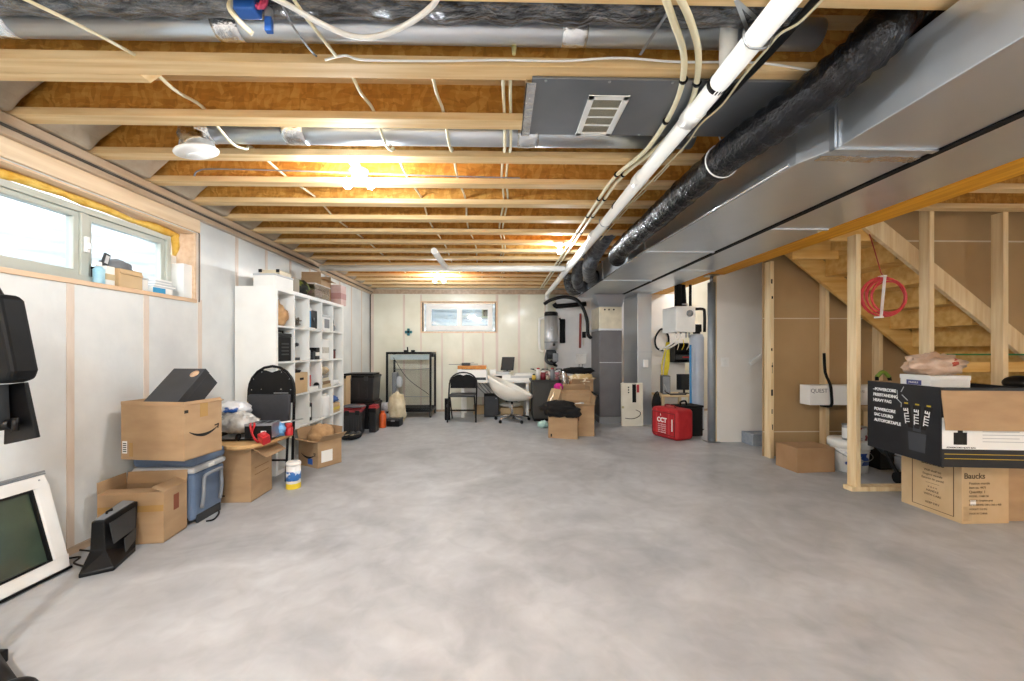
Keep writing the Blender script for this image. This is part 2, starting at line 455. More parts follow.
# studs showing through the sheeting (left, then back wall)
tn = [0]
def trim(b, mat, bevel=0):
    tn[0] += 1; return struct(b.build('trim_%d' % tn[0], mat, bevel=bevel))
for y, z1 in ((.9, WZ0), (1.45, WZ0), (1.95, WZ0), (PX(70, 400, XL).y, WZ0), (PX(146, 400, XL).y, WZ0), (PX(197, 400, XL).y + .03, WZ0), (3.93, 2.31), (4.42, 2.31), (4.92, 2.31), (5.42, 2.31), (5.92, 2.31), (6.42, 2.31), (6.92, 2.31), (7.42, 2.31)):
    w = .042
    trim(MB().box((XL, y - w / 2, .04), (XL + .004, y + w / 2, z1)), STRIP)
trim(MB().box((XL, WY1, WZ0), (XL + .005, WY1 + .045, WZ1)), STRIP)
trim(MB().box((XL, YF, 0), (XL + .02, YB, .04)), PLATE)
for px, w in ((372.5, .05), (404, .04), (632 - 211, .03), (497, .05), (519, .045), (545, .03)):
    x = P(px, 350, YB).x
    trim(MB().box((x - w / 2, YB - .005, .04), (x + w / 2, YB, 2.3)), STRIP)
for px in (442, 463, 483):
    x = P(px, 350, YB).x
    trim(MB().box((x - .018, YB - .004, .04), (x + .018, YB, BZ0)), STRIP)
trim(MB().box((XL, YB - .012, .0), (XR, YB, .04)), PLATE)
trim(MB().box((XL, YB - .02, 2.31), (3.5, YB, ZJ)), PLATE)
trim(MB().box((XL, YB - .008, .05), (XL + .02, YB, 2.3)), EDGE)
# top plates and window header on the left wall
trim(MB().box((XL, YF, 2.345), (XL + .085, YB, ZJ - .004)), PLATE, .006)
trim(MB().box((XL, YF, 2.30), (XL + .05, YB, 2.343)), PLATE, .006)
trim(MB().box((XL, YF, WZ1 + .005), (XL + .022, WY1 + .02, 2.30)), wood('header_timber', (9, .5, 9), '#d8bc98', '#ead3b4'), .004)
trim(MB().box((XL + .001, WY1 + .022, WZ0 - .02), (XL + .006, WY1 + .035, 2.30)), EDGE)
trim(MB().box((XL + .05, YF, 2.336), (XL + .07, YB, 2.345)), EDGE)

# ---- window_1 : long slider in the left wall
SILLW = wood('sill_timber', (9, .6, 9), '#d9b794', '#e8cdb0')
trim(MB().box((XL - .2, WY0, WZ0 - .03), (XL + .012, WY1, WZ0)), SILLW, .003)
trim(MB().box((XL - .2, WY1 - .02, WZ0), (XL + .004, WY1, WZ1)), SILLW, .003)
trim(MB().box((XL - .2, WY0, WZ1 - .012), (XL, WY1, WZ1)), SILLW, .003)
def window_frame(mb, ax, o, a0, a1, z0, z1, d, w):
    """rectangular ring; ax 'x' -> runs along Y in plane X=o, ax 'y' -> runs along X in plane Y=o"""
    def bx(p0, p1, q0, q1):
        if ax == 'x': mb.box((o, p0, q0), (o + d, p1, q1))
        else: mb.box((p0, o, q0), (p1, o + d, q1))
    bx(a0, a1, z0, z0 + w); bx(a0, a1, z1 - w, z1); bx(a0, a0 + w, z0 + w, z1 - w); bx(a1 - w, a1, z0 + w, z1 - w)
XW = XL - .19
wt = WZ1 - .015
root = struct(bpy.data.objects.new('window_1', None)); COL.objects.link(root); root.location = (XW, (WY0 + WY1) / 2, WZ0)
o = MB(); dy = (WY0 + WY1) / 2
y0, y1 = WY0 + .02 - dy, WY1 - .13 - dy
ym = PX(78, 300, XW + .04).y - dy
zh = wt - .05 - WZ0
window_frame(o, 'x', 0, y0, y1, .01, zh, .09, .04)
o.box((.01, ym - .025, .05), (.085, ym + .025, zh - .04))
o.build('window_frame', VINYL, root, .004)
for a, c in ((y0 + .04, ym - .025), (ym + .025, y1 - .04)):
    s = MB(); window_frame(s, 'x', .02, a, c, .05, zh - .04, .05, .032); sash = s.build('window_sash', VINYL, root, .003)
    MB().box((.04, a + .03, .08), (.046, c - .03, zh - .07)).build('glass_pane', GLASS, sash)
MB().box((.085, ym - .012, .2), (.105, ym + .012, .3)).box((.095, ym - .006, .22), (.12, ym + .006, .26)).build('window_latch', WHITEP, root, .003)
# yellow foam bead along the head of the window
FOAM = M('yellow_expanding_foam', '#d9a53a', '#edc766', 14, rough=.8, bump=.8, bscale=24, dist=.02)
yy = [WY0 + .1 + i * (WY1 - .16 - WY0) / 22 for i in range(23)]
random.seed(3)
pts = [(XW + .085 + random.uniform(-.012, .012), y, wt - .022 + random.uniform(-.008, .008)) for y in yy]
rr = [random.uniform(.017, .032) for _ in yy]
b = MB().tube(pts, rr, 9, 3)
b.tube([(XW + .09, WY1 - .1, wt - .03), (XW + .095, WY1 - .09, 2.05), (XW + .09, WY1 - .1, 1.98)], [.03, .026, .012], 9, 3)
tag(b.build('expanding_foam', FOAM), 'yellow expanding foam bead along the head of the left window', 'foam')
# ---- outside the left window: corrugated steel well
WELL = M('pale_window_well_steel', '#c9cdd0', '#d6d9db', 3, rough=.5)
def well(label, pts_fn, z0, z1, n=46):
    vs = []; fs = []; m = 60
    for i in range(m + 1):
        z = z0 + (z1 - z0) * i / m; k = .014 * math.sin(i * 2 * math.pi / 4)
        for p, nn in pts_fn(n): vs.append((p[0] + nn[0] * k, p[1] + nn[1] * k, z))
    for i in range(m):
        for j in range(n - 1): fs.append((i * n + j, i * n + j + 1, (i + 1) * n + j + 1, (i + 1) * n + j))
    w = MB().add(vs, fs, True).build('window_well', WELL, solid=.004)
    return tag(w, label, 'window well')
def arc_left(n):
    out = []
    for j in range(n):
        q = math.pi * j / (n - 1); ny = -math.cos(q); nx = -math.sin(q)
        out.append(((XL - .26 + .95 * nx, (WY0 + WY1) / 2 + 1.62 * ny), (nx, ny)))
    return out
well('pale corrugated steel well outside the left window', arc_left, 1.35, 2.75)
def arc_back(n):
    out = []
    for j in range(n):
        q = math.pi * j / (n - 1); nx = math.cos(q); ny = math.sin(q)
        out.append((((BX0 + BX1) / 2 + .95 * nx, YB + .26 + .6 * ny), (nx, ny)))
    return out
well('corrugated steel well outside the small back window', arc_back, 1.3, 3.4).data.materials[0] = WELLG  # raised out of view and darkened to dim the daylight in it
struct(MB().box((XL - 1.6, -2, 1.2), (XL - .3, 5, 1.36)).build('ground', M('gravel', '#b5b2ab', '#cfccc6', 40, rough=.9)))
# ---- window_2 : small slider in the back wall
root = struct(bpy.data.objects.new('window_2', None)); COL.objects.link(root); root.location = ((BX0 + BX1) / 2, YB + .06, BZ0)
hw = (BX1 - BX0) / 2; hz = BZ1 - BZ0
o = MB(); window_frame(o, 'y', 0, -hw + .09, hw - .09, .02, hz - .05, .09, .07); o.box((-.02, .005, .09), (.02, .08, hz - .12))
o.build('window_frame', WHITEP, root, .004)
for a, c in ((-hw + .16, -.02), (.02, hw - .16)):
    s = MB(); window_frame(s, 'y', .02, a, c, .09, hz - .12, .05, .028); sash = s.build('window_sash', WHITEP, root, .003)
    MB().box((a + .02, .04, .11), (c - .02, .046, hz - .14)).build('glass_pane', GLASS, sash)
for x0, x1, z0, z1 in ((BX0 - .01, BX0 + .025, BZ0, BZ1), (BX1 - .025, BX1 + .01, BZ0, BZ1), (BX0 - .01, BX1 + .01, BZ0 - .03, BZ0), (BX0 - .01, BX1 + .01, BZ1 - .025, BZ1)):
    trim(MB().box((x0, YB - .01, z0), (x1, YB + .2, z1)), SILLW, .003)
for x in (BX0 + .03, BX1 - .03):
    trim(MB().box((x - .012, YB - .004, BZ0), (x + .012, YB + .06, BZ1)), EDGE)

ov = thing('outside_vent', 'grey square vent hood outside the small back window', 'vent', P(486.5, 313, YB + .5))
b = MB(); window_frame(b, 'y', 0, -.1, .1, -.1, .1, .1, .035); b.build('hood_frame', M('olive_grey', '#8d917f', rough=.6), ov, .004)
MB().lathe([(0, 0), (.05, 0), (.05, .02), (0, .02)], (0, .06, 0), 20, Matrix.Rotation(R(90), 4, 'X')).build('fan_disc', MGREY, ov); MB().box((-.07, .07, -.07), (.07, .1, .07)).build('back_plate', DGREY, ov)
# ---- joists: eighteen I-joists seen from below
JY0, JS = 1.676, .396
for k in range(-2, 16):
    y = JY0 + JS * k
    nm = ORD[k + 2]
    lab = 'wooden I-joist under the subfloor, %s one back from the camera' % nm
    j = thing('ceiling_joist', lab, 'joist', (0, y, ZJ), group='ceiling joists')
    x0, x1 = XL + .005, 2.72
    MB().box((x0, 0, 0), (x1, .089, .038)).build('bottom_flange', FLANGE, j, .002)
    MB().box((x0, .038, .038), (x1, .051, .205)).build('web', OSB, j)
    MB().box((x0, 0, .205), (x1, .089, .239)).build('top_flange', FLANGE, j)
    q = MB(); prof = [(XL + .012, 2.404), (XL + .09, 2.404), (XL + .15, 2.47), (XL + .235, 2.55), (XL + .33, 2.6), (XL + .36, 2.637), (XL + .012, 2.637)]
    q.prism([(px_ + random.uniform(0, .03), y + .092, pz_) for px_, pz_ in prof], (0, JS - .095, 0))
    tag(q.build('rim_insulation', TAUPE, bevel=.02), 'grey sheeted insulation stuffed at the left end behind the %s joist' % nm, 'insulation', 'insulation pads at the joist ends')
for k in range(-2, 5):
    y = JY0 + JS * k + .0
    j = thing('stair_side_joist', 'wooden joist beyond the orange beam, %s one back from the camera' % ORD[k + 2], 'joist', (0, y, ZJ), group='joists beyond the beam')
    MB().box((2.96, 0, 0), (XR, .089, .038)).build('bottom_flange', FLANGE, j, .002)
    MB().box((2.96, .038, .038), (XR, .051, .239)).build('web', OSB, j)
# short board scabbed under the second joist at the left
p = P(146, 78, JY0 + .08)
tag(MB().prism([(XL + .1, JY0 + .089, ZJ - .001), (p.x - .03, JY0 + .089, ZJ - .001), (p.x + .02, JY0 + .089, ZJ + .0355), (XL + .1, JY0 + .089, ZJ + .0355)], (0, .05, 0)).build('scab_board', FLANGE), 'short pale board nailed beside the third joist at the left', 'board')

# ---- beam carrying the joists, on the right
bm_ = MB().box((2.70, YF + .02, 2.20), (2.95, 7.2, 2.236)).build('x', LVL, bevel=.003)
bm_.name = 'support_beam'; bm_['label'] = 'long orange timber beam beside the wide duct'; bm_['category'] = 'beam'
w_ = MB().box((2.74, YF + .02, .036), (2.91, 7.2, .198))
me_c = bm_.location
o = MB().box((-.105, -(7.2 - YF) / 2 + .01, .036), (.105, (7.2 - YF) / 2 - .01, .199)).build('beam_web', LVL, bm_)

# ---- right side walls: white end wall, brown back of drywall, far partition
YW = F(735, 442).y
XW0 = P(717, 400, YW).x
struct(MB().box((XW0, YW, 0), (4.2, YW + .11, ZC)).build('wall_1', PLASTER))
trim(MB().box((XW0 - .012, YW + .005, 0), (XW0 - .001, YW + .105, 2.2)), STUD)
YN = 4.5
struct(MB().box((3.0, YN, 0), (XR, YN + .013, ZC)).build('wall_2', BROWN))
SEAM = M('drywall_joint', '#d6c8b0', rough=.7)
for py in (318.5, 431.5):
    z = P(820, py, YN).z
    trim(MB().box((3.0, YN - .002, z - .006), (XR, YN, z + .006)), SEAM)
# drywall back above the near stair stringer
def stairz(x): return 2.44 - .79 * (x - 3.29)
struct(MB().prism([(3.04, 3.56, ZC), (5.7, 3.56, stairz(5.7)), (5.7, 3.56, ZC)], (0, .013, 0)).build('wall_3', BROWN))
z = P(960, 241, 3.55).z
trim(MB().box((3.4, 3.556, z - .007), (5.7, 3.559, z + .007)), SEAM)
# ================================================================== CEILING SERVICES
BULB = M('lit_bulb', '#ffffff', emit=45)
LAMPLAB = ['porcelain ceiling lampholder with three bright bulbs nearest the camera', 'porcelain ceiling lampholder with two lit bulbs in front of the small back window',
           'single bare bulb lamp on a joist beside the white drain pipe', 'added unseen three bulb fill lamp behind the camera', 'added unseen two bulb fill lamp above the camera', 'added unseen two bulb fill lamp in front of the stair boxes', 'added two bulb fill lamp hidden in the boiler corner']
for i, (x, y, bs) in enumerate(LAMPS):
    zt = 2.40 if i < 3 else ZC
    l = thing('ceiling_lamp', LAMPLAB[i], 'lamp', (x, y, zt))
    MB().lathe([(.0, 0), (.058, 0), (.06, -.012), (.05, -.03), (.03, -.04), (.022, -.06), (0, -.06)]).build('lampholder', WHITEP, l)
    if 2 < y < 4: MB().box((-.03, -.12, -.001), (.03, .22, .004)).build('mounting_bar', STEEL, l)
    if len(bs) > 1:
        s = MB()
        for bx, by in bs: s.tube([(0, 0, -.055), (bx * .45, by * .45, -.062), (bx * .75, by * .75, -.075)], .014, 10)
        s.build('bulb_splitter', WHITEP, l)
    for bx, by in bs:
        MB().lathe([(0, -.128), (.016, -.124), (.028, -.108), (.03, -.092), (.024, -.072), (.013, -.058), (0, -.056)], (bx, by, 0), 14).build('bulb', BULB, l)
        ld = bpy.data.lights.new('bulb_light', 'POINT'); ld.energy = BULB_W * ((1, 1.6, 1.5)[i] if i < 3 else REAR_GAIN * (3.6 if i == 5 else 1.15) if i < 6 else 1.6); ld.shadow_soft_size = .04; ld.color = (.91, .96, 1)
        lo = bpy.data.objects.new('bulb_light', ld); COL.objects.link(lo); lo.parent = l; lo.location = (bx, by, -.1)

# ---- wide galvanised trunk ducts along the beam
zb, zt = 2.12, 2.37
plan = [(1.52, YF + .1), (1.52, 1.77), (1.45, 1.93), (1.34, 3.67), (1.34, 6.95), (1.985, 6.95), (1.985, YF + .1)]
d = MB().prism([(x, y, zb) for x, y in plan], (0, 0, zt - zb)).build('trunk_duct', GALV, bevel=.004)
tag(d, 'wide galvanised trunk duct beside the black flexible duct', 'duct')
L0 = d.location
def on_duct(b, name, mat, **k):
    for v in b.v: v -= L0
    return b.build(name, mat, d, **k)
def xl(y):
    for (a, ya), (c, yc) in zip(plan, plan[1:]):
        if ya <= y <= yc and yc > ya: return a + (c - a) * (y - ya) / (yc - ya)
    return 1.34
for y in (.55, 1.78, 3.67, 5.2):
    x = xl(y)
    on_duct(MB().box((x - .012, y - .014, zb - .006), (x, y + .014, zt)).box((x - .012, y - .014, zb - .009), (1.985, y + .014, zb)), 'drive_cleat', GALV2)
b = MB()
for k in range(12):
    x0 = 1.5 + k * .04; b.bar((x0, 1.86 + random.uniform(-.012, .012), zb - .003), (x0 + .045, 1.86 + random.uniform(-.012, .012), zb - .004), .05, .002)
on_duct(b, 'foil_tape', FTAPE)
on_duct(MB().tube([(1.43, 1.95, zb + .004), (1.332, 3.67, zb + .004), (1.332, 6.9, zb + .004)], .008, 8), 'edge_bead', CHROME)
d2 = MB().box((2.03, YF + .1, 2.13), (2.50, 7.15, 2.37)).build('return_duct', GALV, bevel=.004)
tag(d2, 'flat galvanised return duct between the black strip and the orange beam', 'duct')
for y in (1.35, 3.0, 4.6, 6.1):
    b = MB().box((-.235, y - d2.location.y - .012, -.007), (.235, y - d2.location.y + .012, 0))
    b.build('slip_joint', GALV2, d2)
tag(MB().box((1.987, YF + .1, 2.112), (2.028, 6.9, 2.15)).build('gap_strip', BLACKM, bevel=.003), 'long black strip closing the gap between the two wide ducts', 'strip')
# plenum dropping to the furnace
fx0, fx1, fy = P(599.5, 380, 6.6).x, P(622, 380, 6.6).x, 6.6
pl = thing('plenum', 'shiny sheet metal plenum above the grey furnace', 'duct', ((fx0 + fx1) / 2, fy, 0))
hw = (fx1 - fx0) / 2
MB().box((-hw, .02, 1.93), (hw, .6, 2.12)).build('plenum_body', GALV, pl, .004)
MB().prism([(-hw, .0, 1.93), (hw, .0, 1.93), (hw, -.16, 2.115), (-hw - .12, -.16, 2.115)], (0, .2, 0)).build('plenum_hood', GALV2, pl)
# vertical return drop
dx0, dx1 = P(637.5, 380, 6.42).x, P(651.5, 380, 6.42).x
vd = thing('return_drop', 'tall galvanised vertical duct right of the grey furnace', 'duct', ((dx0 + dx1) / 2, 6.42, 0))
hw = (dx1 - dx0) / 2
MB().box((-hw, 0, .0), (hw, .72, 2.125)).build('drop_body', GALV, vd, .004)
for z in (1.18, 2.08): MB().box((-hw - .008, -.008, z - .012), (hw + .008, .728, z + .012)).build('slip_joint', GALV2, vd)
MB().box((-.02, -.035, .93), (.05, 0, 1.05)).build('junction_box', WHITEP, vd, .004)

# ---- black foil flexible ducts
def flex(label, pts, r, seed=0, n=22):
    pts = spline([Vector(p) for p in pts], 14); random.seed(seed)
    rs = [r * (1 + .05 * math.sin(i * 1.9) + random.uniform(-.05, .05)) for i in range(len(pts))]
    f = MB().tube(pts, rs, n).build('flexible_duct', FOILB)
    tag(f, label, 'duct')
    return f
f = flex('thick black foil flexible duct hanging along the trunk duct', [(1.63, 1.53, 2.505), (1.5, 1.47, 2.475), (1.39, 1.5, 2.345), (1.3, 1.75, 2.275), (1.24, 2.1, 2.265), (1.21, 2.6, 2.245), (1.195, 3.0, 2.22), (1.175, 3.6, 2.195), (1.19, 4.0, 2.18), (1.24, 4.2, 2.185)], .087, 2)
b = MB()
for c, e in (((1.235, 2.2, 2.262), .093),):
    b.tube([(c[0] + e * math.cos(q * .3), c[1], c[2] + e * math.sin(q * .3)) for q in range(21)], .004, 6, closed=True)
    b.tube([(c[0], c[1], c[2] + e), (c[0] - .02, c[1], 2.41)], .004, 6)
for v in b.v: v -= f.location
b.build('hanging_strap', WHITEP, f)
flex('black foil flexible duct dipping to the far end of the trunk', [(1.16, 4.1, 2.49), (1.13, 4.35, 2.42), (1.1, 4.65, 2.33), (1.12, 5.0, 2.24), (1.22, 5.35, 2.19), (1.34, 5.5, 2.22)], .088, 4).data.materials[0] = FOILG
flex('short black flexible duct curling behind the others near the furnace', [(1.12, 5.25, 2.5), (1.1, 5.5, 2.38), (1.12, 5.8, 2.25), (1.22, 6.05, 2.17), (1.34, 6.15, 2.2)], .08, 6).data.materials[0] = FOILG
flex('silver grey flexible duct curving up at the furnace corner', [(1.1, 6.4, 2.46), (1.12, 6.5, 2.3), (1.2, 6.62, 2.2), (1.33, 6.65, 2.22)], .08, 8).data.materials[0] = FOIL

# ---- joist-bay ducts
f = MB().tube([(XL + .39 + i * .049, 1.462 + random.uniform(-.004, .004), 2.508 + random.uniform(-.004, .004)) for i in range(68)], [.084 + .005 * math.sin(i * 1.3) + random.uniform(-.003, .003) for i in range(68)], 24).build('insulated_duct', FOIL)
tag(f, 'crinkled foil insulated duct lying in the joist bay nearest the camera', 'duct')
g = MB().tube([(XL + .39, 1.614, 2.503), (1.3, 1.614, 2.503)], .056, 24).build('round_duct', GALV2)
tag(g, 'long grey round duct right behind the crinkled foil duct', 'duct')
for x in (-2.0, -1.12, .25):
    MB().tube([(x - g.location.x + k * .02, 0, .056) for k in range(6)], [.0585 + random.uniform(-.001, .002) for _ in range(6)], 20).build('foil_tape', FTAPE, g)
x_el = P(215, 140, 2.31).x
g = MB().tube([(x_el, 2.315, 2.466), (1.12, 2.315, 2.466)], .074, 26).build('round_duct', GALV2)
tag(g, 'grey round duct feeding the round white ceiling diffuser', 'duct')
for x in (-1.22, .1):
    MB().tube([(x - g.location.x + k * .02, 0, .074) for k in range(7)], [.0765 + random.uniform(-.001, .003) for _ in range(7)], 20).build('foil_tape', FTAPE, g)
dp = P(197, 153, 2.27)
el = spline([Vector((x_el, 2.315, 2.466)), Vector((x_el - .06, 2.31, 2.46)), Vector((x_el - .11, 2.295, 2.43)), Vector((dp.x + .01, 2.28, dp.z + .03))], 5)
el = [e - g.location for e in el]
MB().tube(el, [.077 if i % 2 else .07 for i in range(len(el))], 22).build('elbow', FTAPE, g)
df = thing('ceiling_diffuser', 'round white ceiling diffuser at the left end of a grey duct', 'vent', dp, rot=(R(10), R(-12), 0))
MB().lathe([(0, -.012), (.05, -.014), (.085, -.008), (.105, 0), (.108, .008), (.1, .018), (.075, .03), (0, .03)], n=32).build('diffuser_ring', WHITEP, df)
MB().lathe([(0, -.024), (.045, -.022), (.055, -.012), (0, -.01)], n=28).build('diffuser_cone', WHITEP, df)
MB().tube([(-.1, 0, .02), (-.06, .0, .1), (-.05, .0, .125)], .003, 6).tube([(.05, .05, .02), (.0, .03, .125)], .003, 6).build('hanger_wire', STEEL, df)

# ---- grey return panel and grille
pn = thing('return_air_panel', 'dark grey sheet metal panel closing a joist bay', 'panel', (.78, 1.955, 2.386))
MB().box((-.64, -.225, 0), (.64, .225, .012)).build('sheet', GREYSHEET, pn, .002)
for x in (-.58, -.3, -.02, .26, .54):
    for y in (-.212, .212): MB().lathe([(0, -.004), (.006, -.003), (.007, 0)], (x, y, 0), 8).build('screw', STEEL, pn)
MB().box((-.665, -.2, -.002), (-.62, .24, .0)).box((-.665, -.2, -.002), (-.66, .23, .06)).build('foil_tape', FTAPE, pn)
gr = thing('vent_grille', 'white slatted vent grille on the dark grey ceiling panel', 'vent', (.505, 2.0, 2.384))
b = MB(); W, H = .095, .17
b.box((-W, -H, -.008), (W, -H + .028, 0)).box((-W, H - .028, -.008), (W, H, 0)).box((-W, -H, -.008), (-W + .028, H, 0)).box((W - .028, -H, -.008), (W, H, 0))
for y in (-.0725, 0, .0725): b.box((-W + .02, y - .005, -.006), (W - .02, y + .005, 0))
b.build('grille_frame', WHITE, gr, .002)
b = MB()
for i in range(34):
    y = -H + .034 + i * .0082
    b.box((-W + .026, y, -.003), (W - .026, y + .002, -.001))
b.build('slats', M('grille_slats', '#b5ae9a', rough=.6), gr)
MB().box((-W + .026, -H + .026, -.0005), (W - .026, H - .026, .001)).build('opening_shade', DGREY, gr)  # dark sheet stands for the shade behind the slats

# ---- white drain pipe along the ceiling
XD, ZD = .915, 2.328
dr = thing('drain_pipe', 'long white plastic drain pipe running under the joists to the back wall', 'pipe', (XD, 0, ZD))
yb = YB - .1
MB().tube([(0, -1.5, .012), (0, yb - .09, -.03), (0, yb - .03, -.04), (0, yb, -.07), (0, yb, -.14)], .04, 20).build('main_pipe', PVC, dr)
MB().tube([(0, yb, -.13), (-.002, yb, -1.45)], .027, 14).build('drop_pipe', PVC, dr)
for y in (1.88, 2.6, 3.9, 5.2):
    MB().tube([(0, y - .05, .0), (0, y + .05, .0)], .046, 20).build('coupling', PVC, dr)
for y in (1.66, 3.1, 4.5):
    MB().tube([(0, y - .012, .0), (0, y + .012, .0)], .0425, 18).build('rubber_band', BLACKM, dr)
for y in (1.4, 3.45, 5.9):
    MB().tube([(-.05, y, .02), (-.052, y, -.01), (-.03, y, -.045), (.03, y, -.045), (.052, y, -.01), (.05, y, .055)], .004, 6, 3).build('pipe_hanger', STEEL, dr)
wy = MB().tube([P(728, 18, 1.56), P(728, 58, 1.585), P(724, 80, 1.66), (XD - .012, 1.95, ZD - .004)], .033, 16, 5).build('branch_pipe', PVC)
tag(wy, 'short white branch pipe dropping into the drain pipe near the grey panel', 'pipe')
# crossing pipe at the back
cp = thing('cross_pipe', 'white plastic pipe crossing the ceiling below the far joists', 'pipe', (0, 5.45, 2.322))
MB().tube([(-2.42, 0, -.006), (XD - .04, -.05, -.01)], .04, 16).build('main_pipe', PVC, cp)
MB().tube([(-.72, -.03, 0), (-.74, -.2, .01), (-.74, -.95, .0)], .036, 14, 4).build('branch_pipe', PVC, cp)
for x in (-.5, -.3, .25, .72): MB().tube([(x - .012, 0, -.004), (x + .012, 0, -.004)], .043, 14).build('rubber_band', BLACKM, cp)
b = MB()
for x in (-1.95, -.78, .55): b.bar((x, 0, .03), (x, .0, .05), .02, .003)
b.build('pipe_hanger', STEEL, cp)

# ---- cream water tubes, cables
def tube_thing(name, label, cat, pts, r, mat, group=None, sub=8, n=8):
    return tag(MB().tube(pts, r, n, sub).build(name, mat), label, cat, group)
t1 = tube_thing('water_tube', 'left of two cream water tubes curving across the grey panel', 'tube', [PZ(u, v, 2.362) for u, v in ((664, -6), (673, 20), (683, 50), (683.5, 75), (677, 100), (664, 125), (644, 152))] + [(.78, 2.7, 2.385), (.77, 3.2, 2.388), (.765, 5, 2.388), (.77, 7.6, 2.388)], .0125, CREAM)
t2 = tube_thing('water_tube', 'right of two cream water tubes curving across the grey panel', 'tube', [PZ(u, v, 2.362) for u, v in ((678, -6), (690, 20), (698, 50), (697, 80), (690, 105), (674, 130), (654, 150))] + [(.825, 2.7, 2.385), (.815, 3.2, 2.388), (.81, 5, 2.388), (.81, 7.6, 2.388)], .0125, CREAM)
for q, o in ((1, t1), (2, t2)):
    for c in ([PZ(683.5, 80, 2.362), PZ(666, 121, 2.362), (.78, 2.66, 2.385)] if q == 1 else [PZ(697, 83, 2.362), PZ(677, 127, 2.362), (.825, 2.66, 2.385)]):
        c = Vector(c); MB().tube([c + Vector((0, -.008, 0)) - o.location, c + Vector((0, .008, 0)) - o.location], .017, 10).build('clip', BLACKM, o)
    for y in (3.1, 3.5, 4.0, 4.6, 5.3):
        c = Vector((.77 if q == 1 else .815, y, 2.388)) - o.location
        MB().tube([c + Vector((0, -.01, 0)), c + Vector((0, .01, 0))], .017, 10).build('clip', BLACKM, o)
tube_thing('black_pipe', 'thin black pipe beside the white drain pipe at the top', 'pipe', [(1.045, 1.1, 2.375), (1.045, 1.5, 2.365), (1.025, 1.9, 2.365), (1.0, 2.3, 2.378), (.995, 5.6, 2.382)], .016, BLACK)
tube_thing('white_cable', 'white cable sagging beside the thin black pipe', 'cable', [PZ(u, v, 2.32) for u, v in ((826, -4), (800, 22), (780, 34), (766, 50), (742, 78), (722, 105), (700, 125), (683, 148))] + [(.98, 2.7, 2.31), (.985, 3.1, 2.325), (.985, 3.6, 2.33), (.985, 5.4, 2.335)], .0045, CREAM)
tube_thing('white_cable', 'thin white cable with ties running right of the drain pipe', 'cable', [P(722, 100, 1.93), P(698, 132, 2.2), P(672, 162, 2.6), P(646, 190, 3.0), P(628, 208, 3.4), P(600, 240, 4.2)], .005, CREAM)
for (u, v, y), (u2, v2, y2), l in (((736, 0, 1.3), (749, 34, 1.5), 'left strap of the pair at the top of the drain pipe'), ((736, 0, 1.3), (762, 24, 1.45), 'right strap of the pair at the top of the drain pipe'), ((668, 12, 1.42), (640, 55, 1.62), 'strap hanging left of the cream water tubes')):
    tag(MB().bar(P(u, v, y), P(u2, v2, y2), .012, .002).build('hanging_strap', STEEL), 'perforated steel ' + l, 'strap')
X0 = [-1.53, -.665, -.305, .012, .045]
CL = ['cream cable crossing the joists above the round diffuser', 'cream cable crossing the joists left of the nearest lamp', 'cream cable crossing the joists near the middle', 'left of two cream cables crossing beside the grey panel', 'right of two cream cables crossing beside the grey panel']
for x, l in zip(X0, CL):
    tube_thing('house_cable', l, 'cable', [(x, 1.72, 2.46), (x + .004, 1.9, 2.43), (x + .01, 2.07, 2.452), (x + .014, 2.18, 2.41), (x + .016, 2.3, 2.378), (x + .014, 2.42, 2.41), (x + .01, 2.5, 2.452)] + [(x + .02 * math.sin(k * 1.7), 2.9 + k * .42, 2.452 + .012 * math.sin(k * 2.3)) for k in range(11)], .008, CREAM, sub=5)
tube_thing('house_cable', 'cream cable slanting across the foil duct at the far left', 'cable', [P(14, -6, 1.36), P(60, 16, 1.42), P(100, 36, 1.54), P(126, 50, 1.64), P(140, 58, 1.7)], .0062, CREAM)
tube_thing('house_cable', 'cream cable slanting across the foil duct right of the blue box', 'cable', [P(290, -6, 1.34), P(305, 16, 1.42), P(322, 38, 1.52), P(336, 56, 1.63)], .0065, CREAM)
tube_thing('white_cable', 'white cable drooping below the foil duct in a loop', 'cable', [P(262, -8, 1.33), P(290, 6, 1.38), P(322, 24, 1.44), P(352, 36, 1.5), P(378, 36, 1.5), P(406, 25, 1.44), P(430, 8, 1.38), P(440, -6, 1.33)], .0095, PVC)
tube_thing('grey_cable', 'thin grey cable hanging in front of the foil duct', 'cable', [P(278, -4, 1.36), P(294, 28, 1.46), P(312, 52, 1.62), P(318, 57, 1.7)], .004, MGREY)
tube_thing('grey_cable', 'white cable lying along the third joist', 'cable', [P(325, 60, 1.655), P(345, 55.5, 1.64), P(365, 60, 1.655), P(440, 61, 1.665), P(500, 60, 1.66), P(560, 61, 1.66), P(620, 58, 1.65), P(680, 62, 1.66), P(760, 63, 1.67), P(830, 74, 1.67)], .0045, PVC)
tube_thing('grey_conduit', 'thin grey conduit running between two joists toward the nearest lamp', 'conduit', [P(194, 176, 2.76), P(198, 171, 2.76), P(215, 169, 2.76), P(300, 171, 2.76), P(410, 175, 2.76), P(520, 178, 2.76)], .005, MGREY)
b = MB()
for k in range(6):
    a = R(60 * k); b.tube([(.0 + .008 * math.cos(a), .008 * math.sin(a), .0), (.0 + .01 * math.cos(a), .01 * math.sin(a), -.12), (.004 * math.cos(a), .004 * math.sin(a), -.2)], .004, 6, 4)
p = P(514, 30, 1.63)
for v in b.v: v += p + Vector((0, 0, .1))
tag(b.build('cable_bundle', M('yellow_green_cable', '#a59b62', '#c5bb86', 20, rough=.5)), 'bundle of yellowish cables hanging between the ducts near the middle', 'cable')
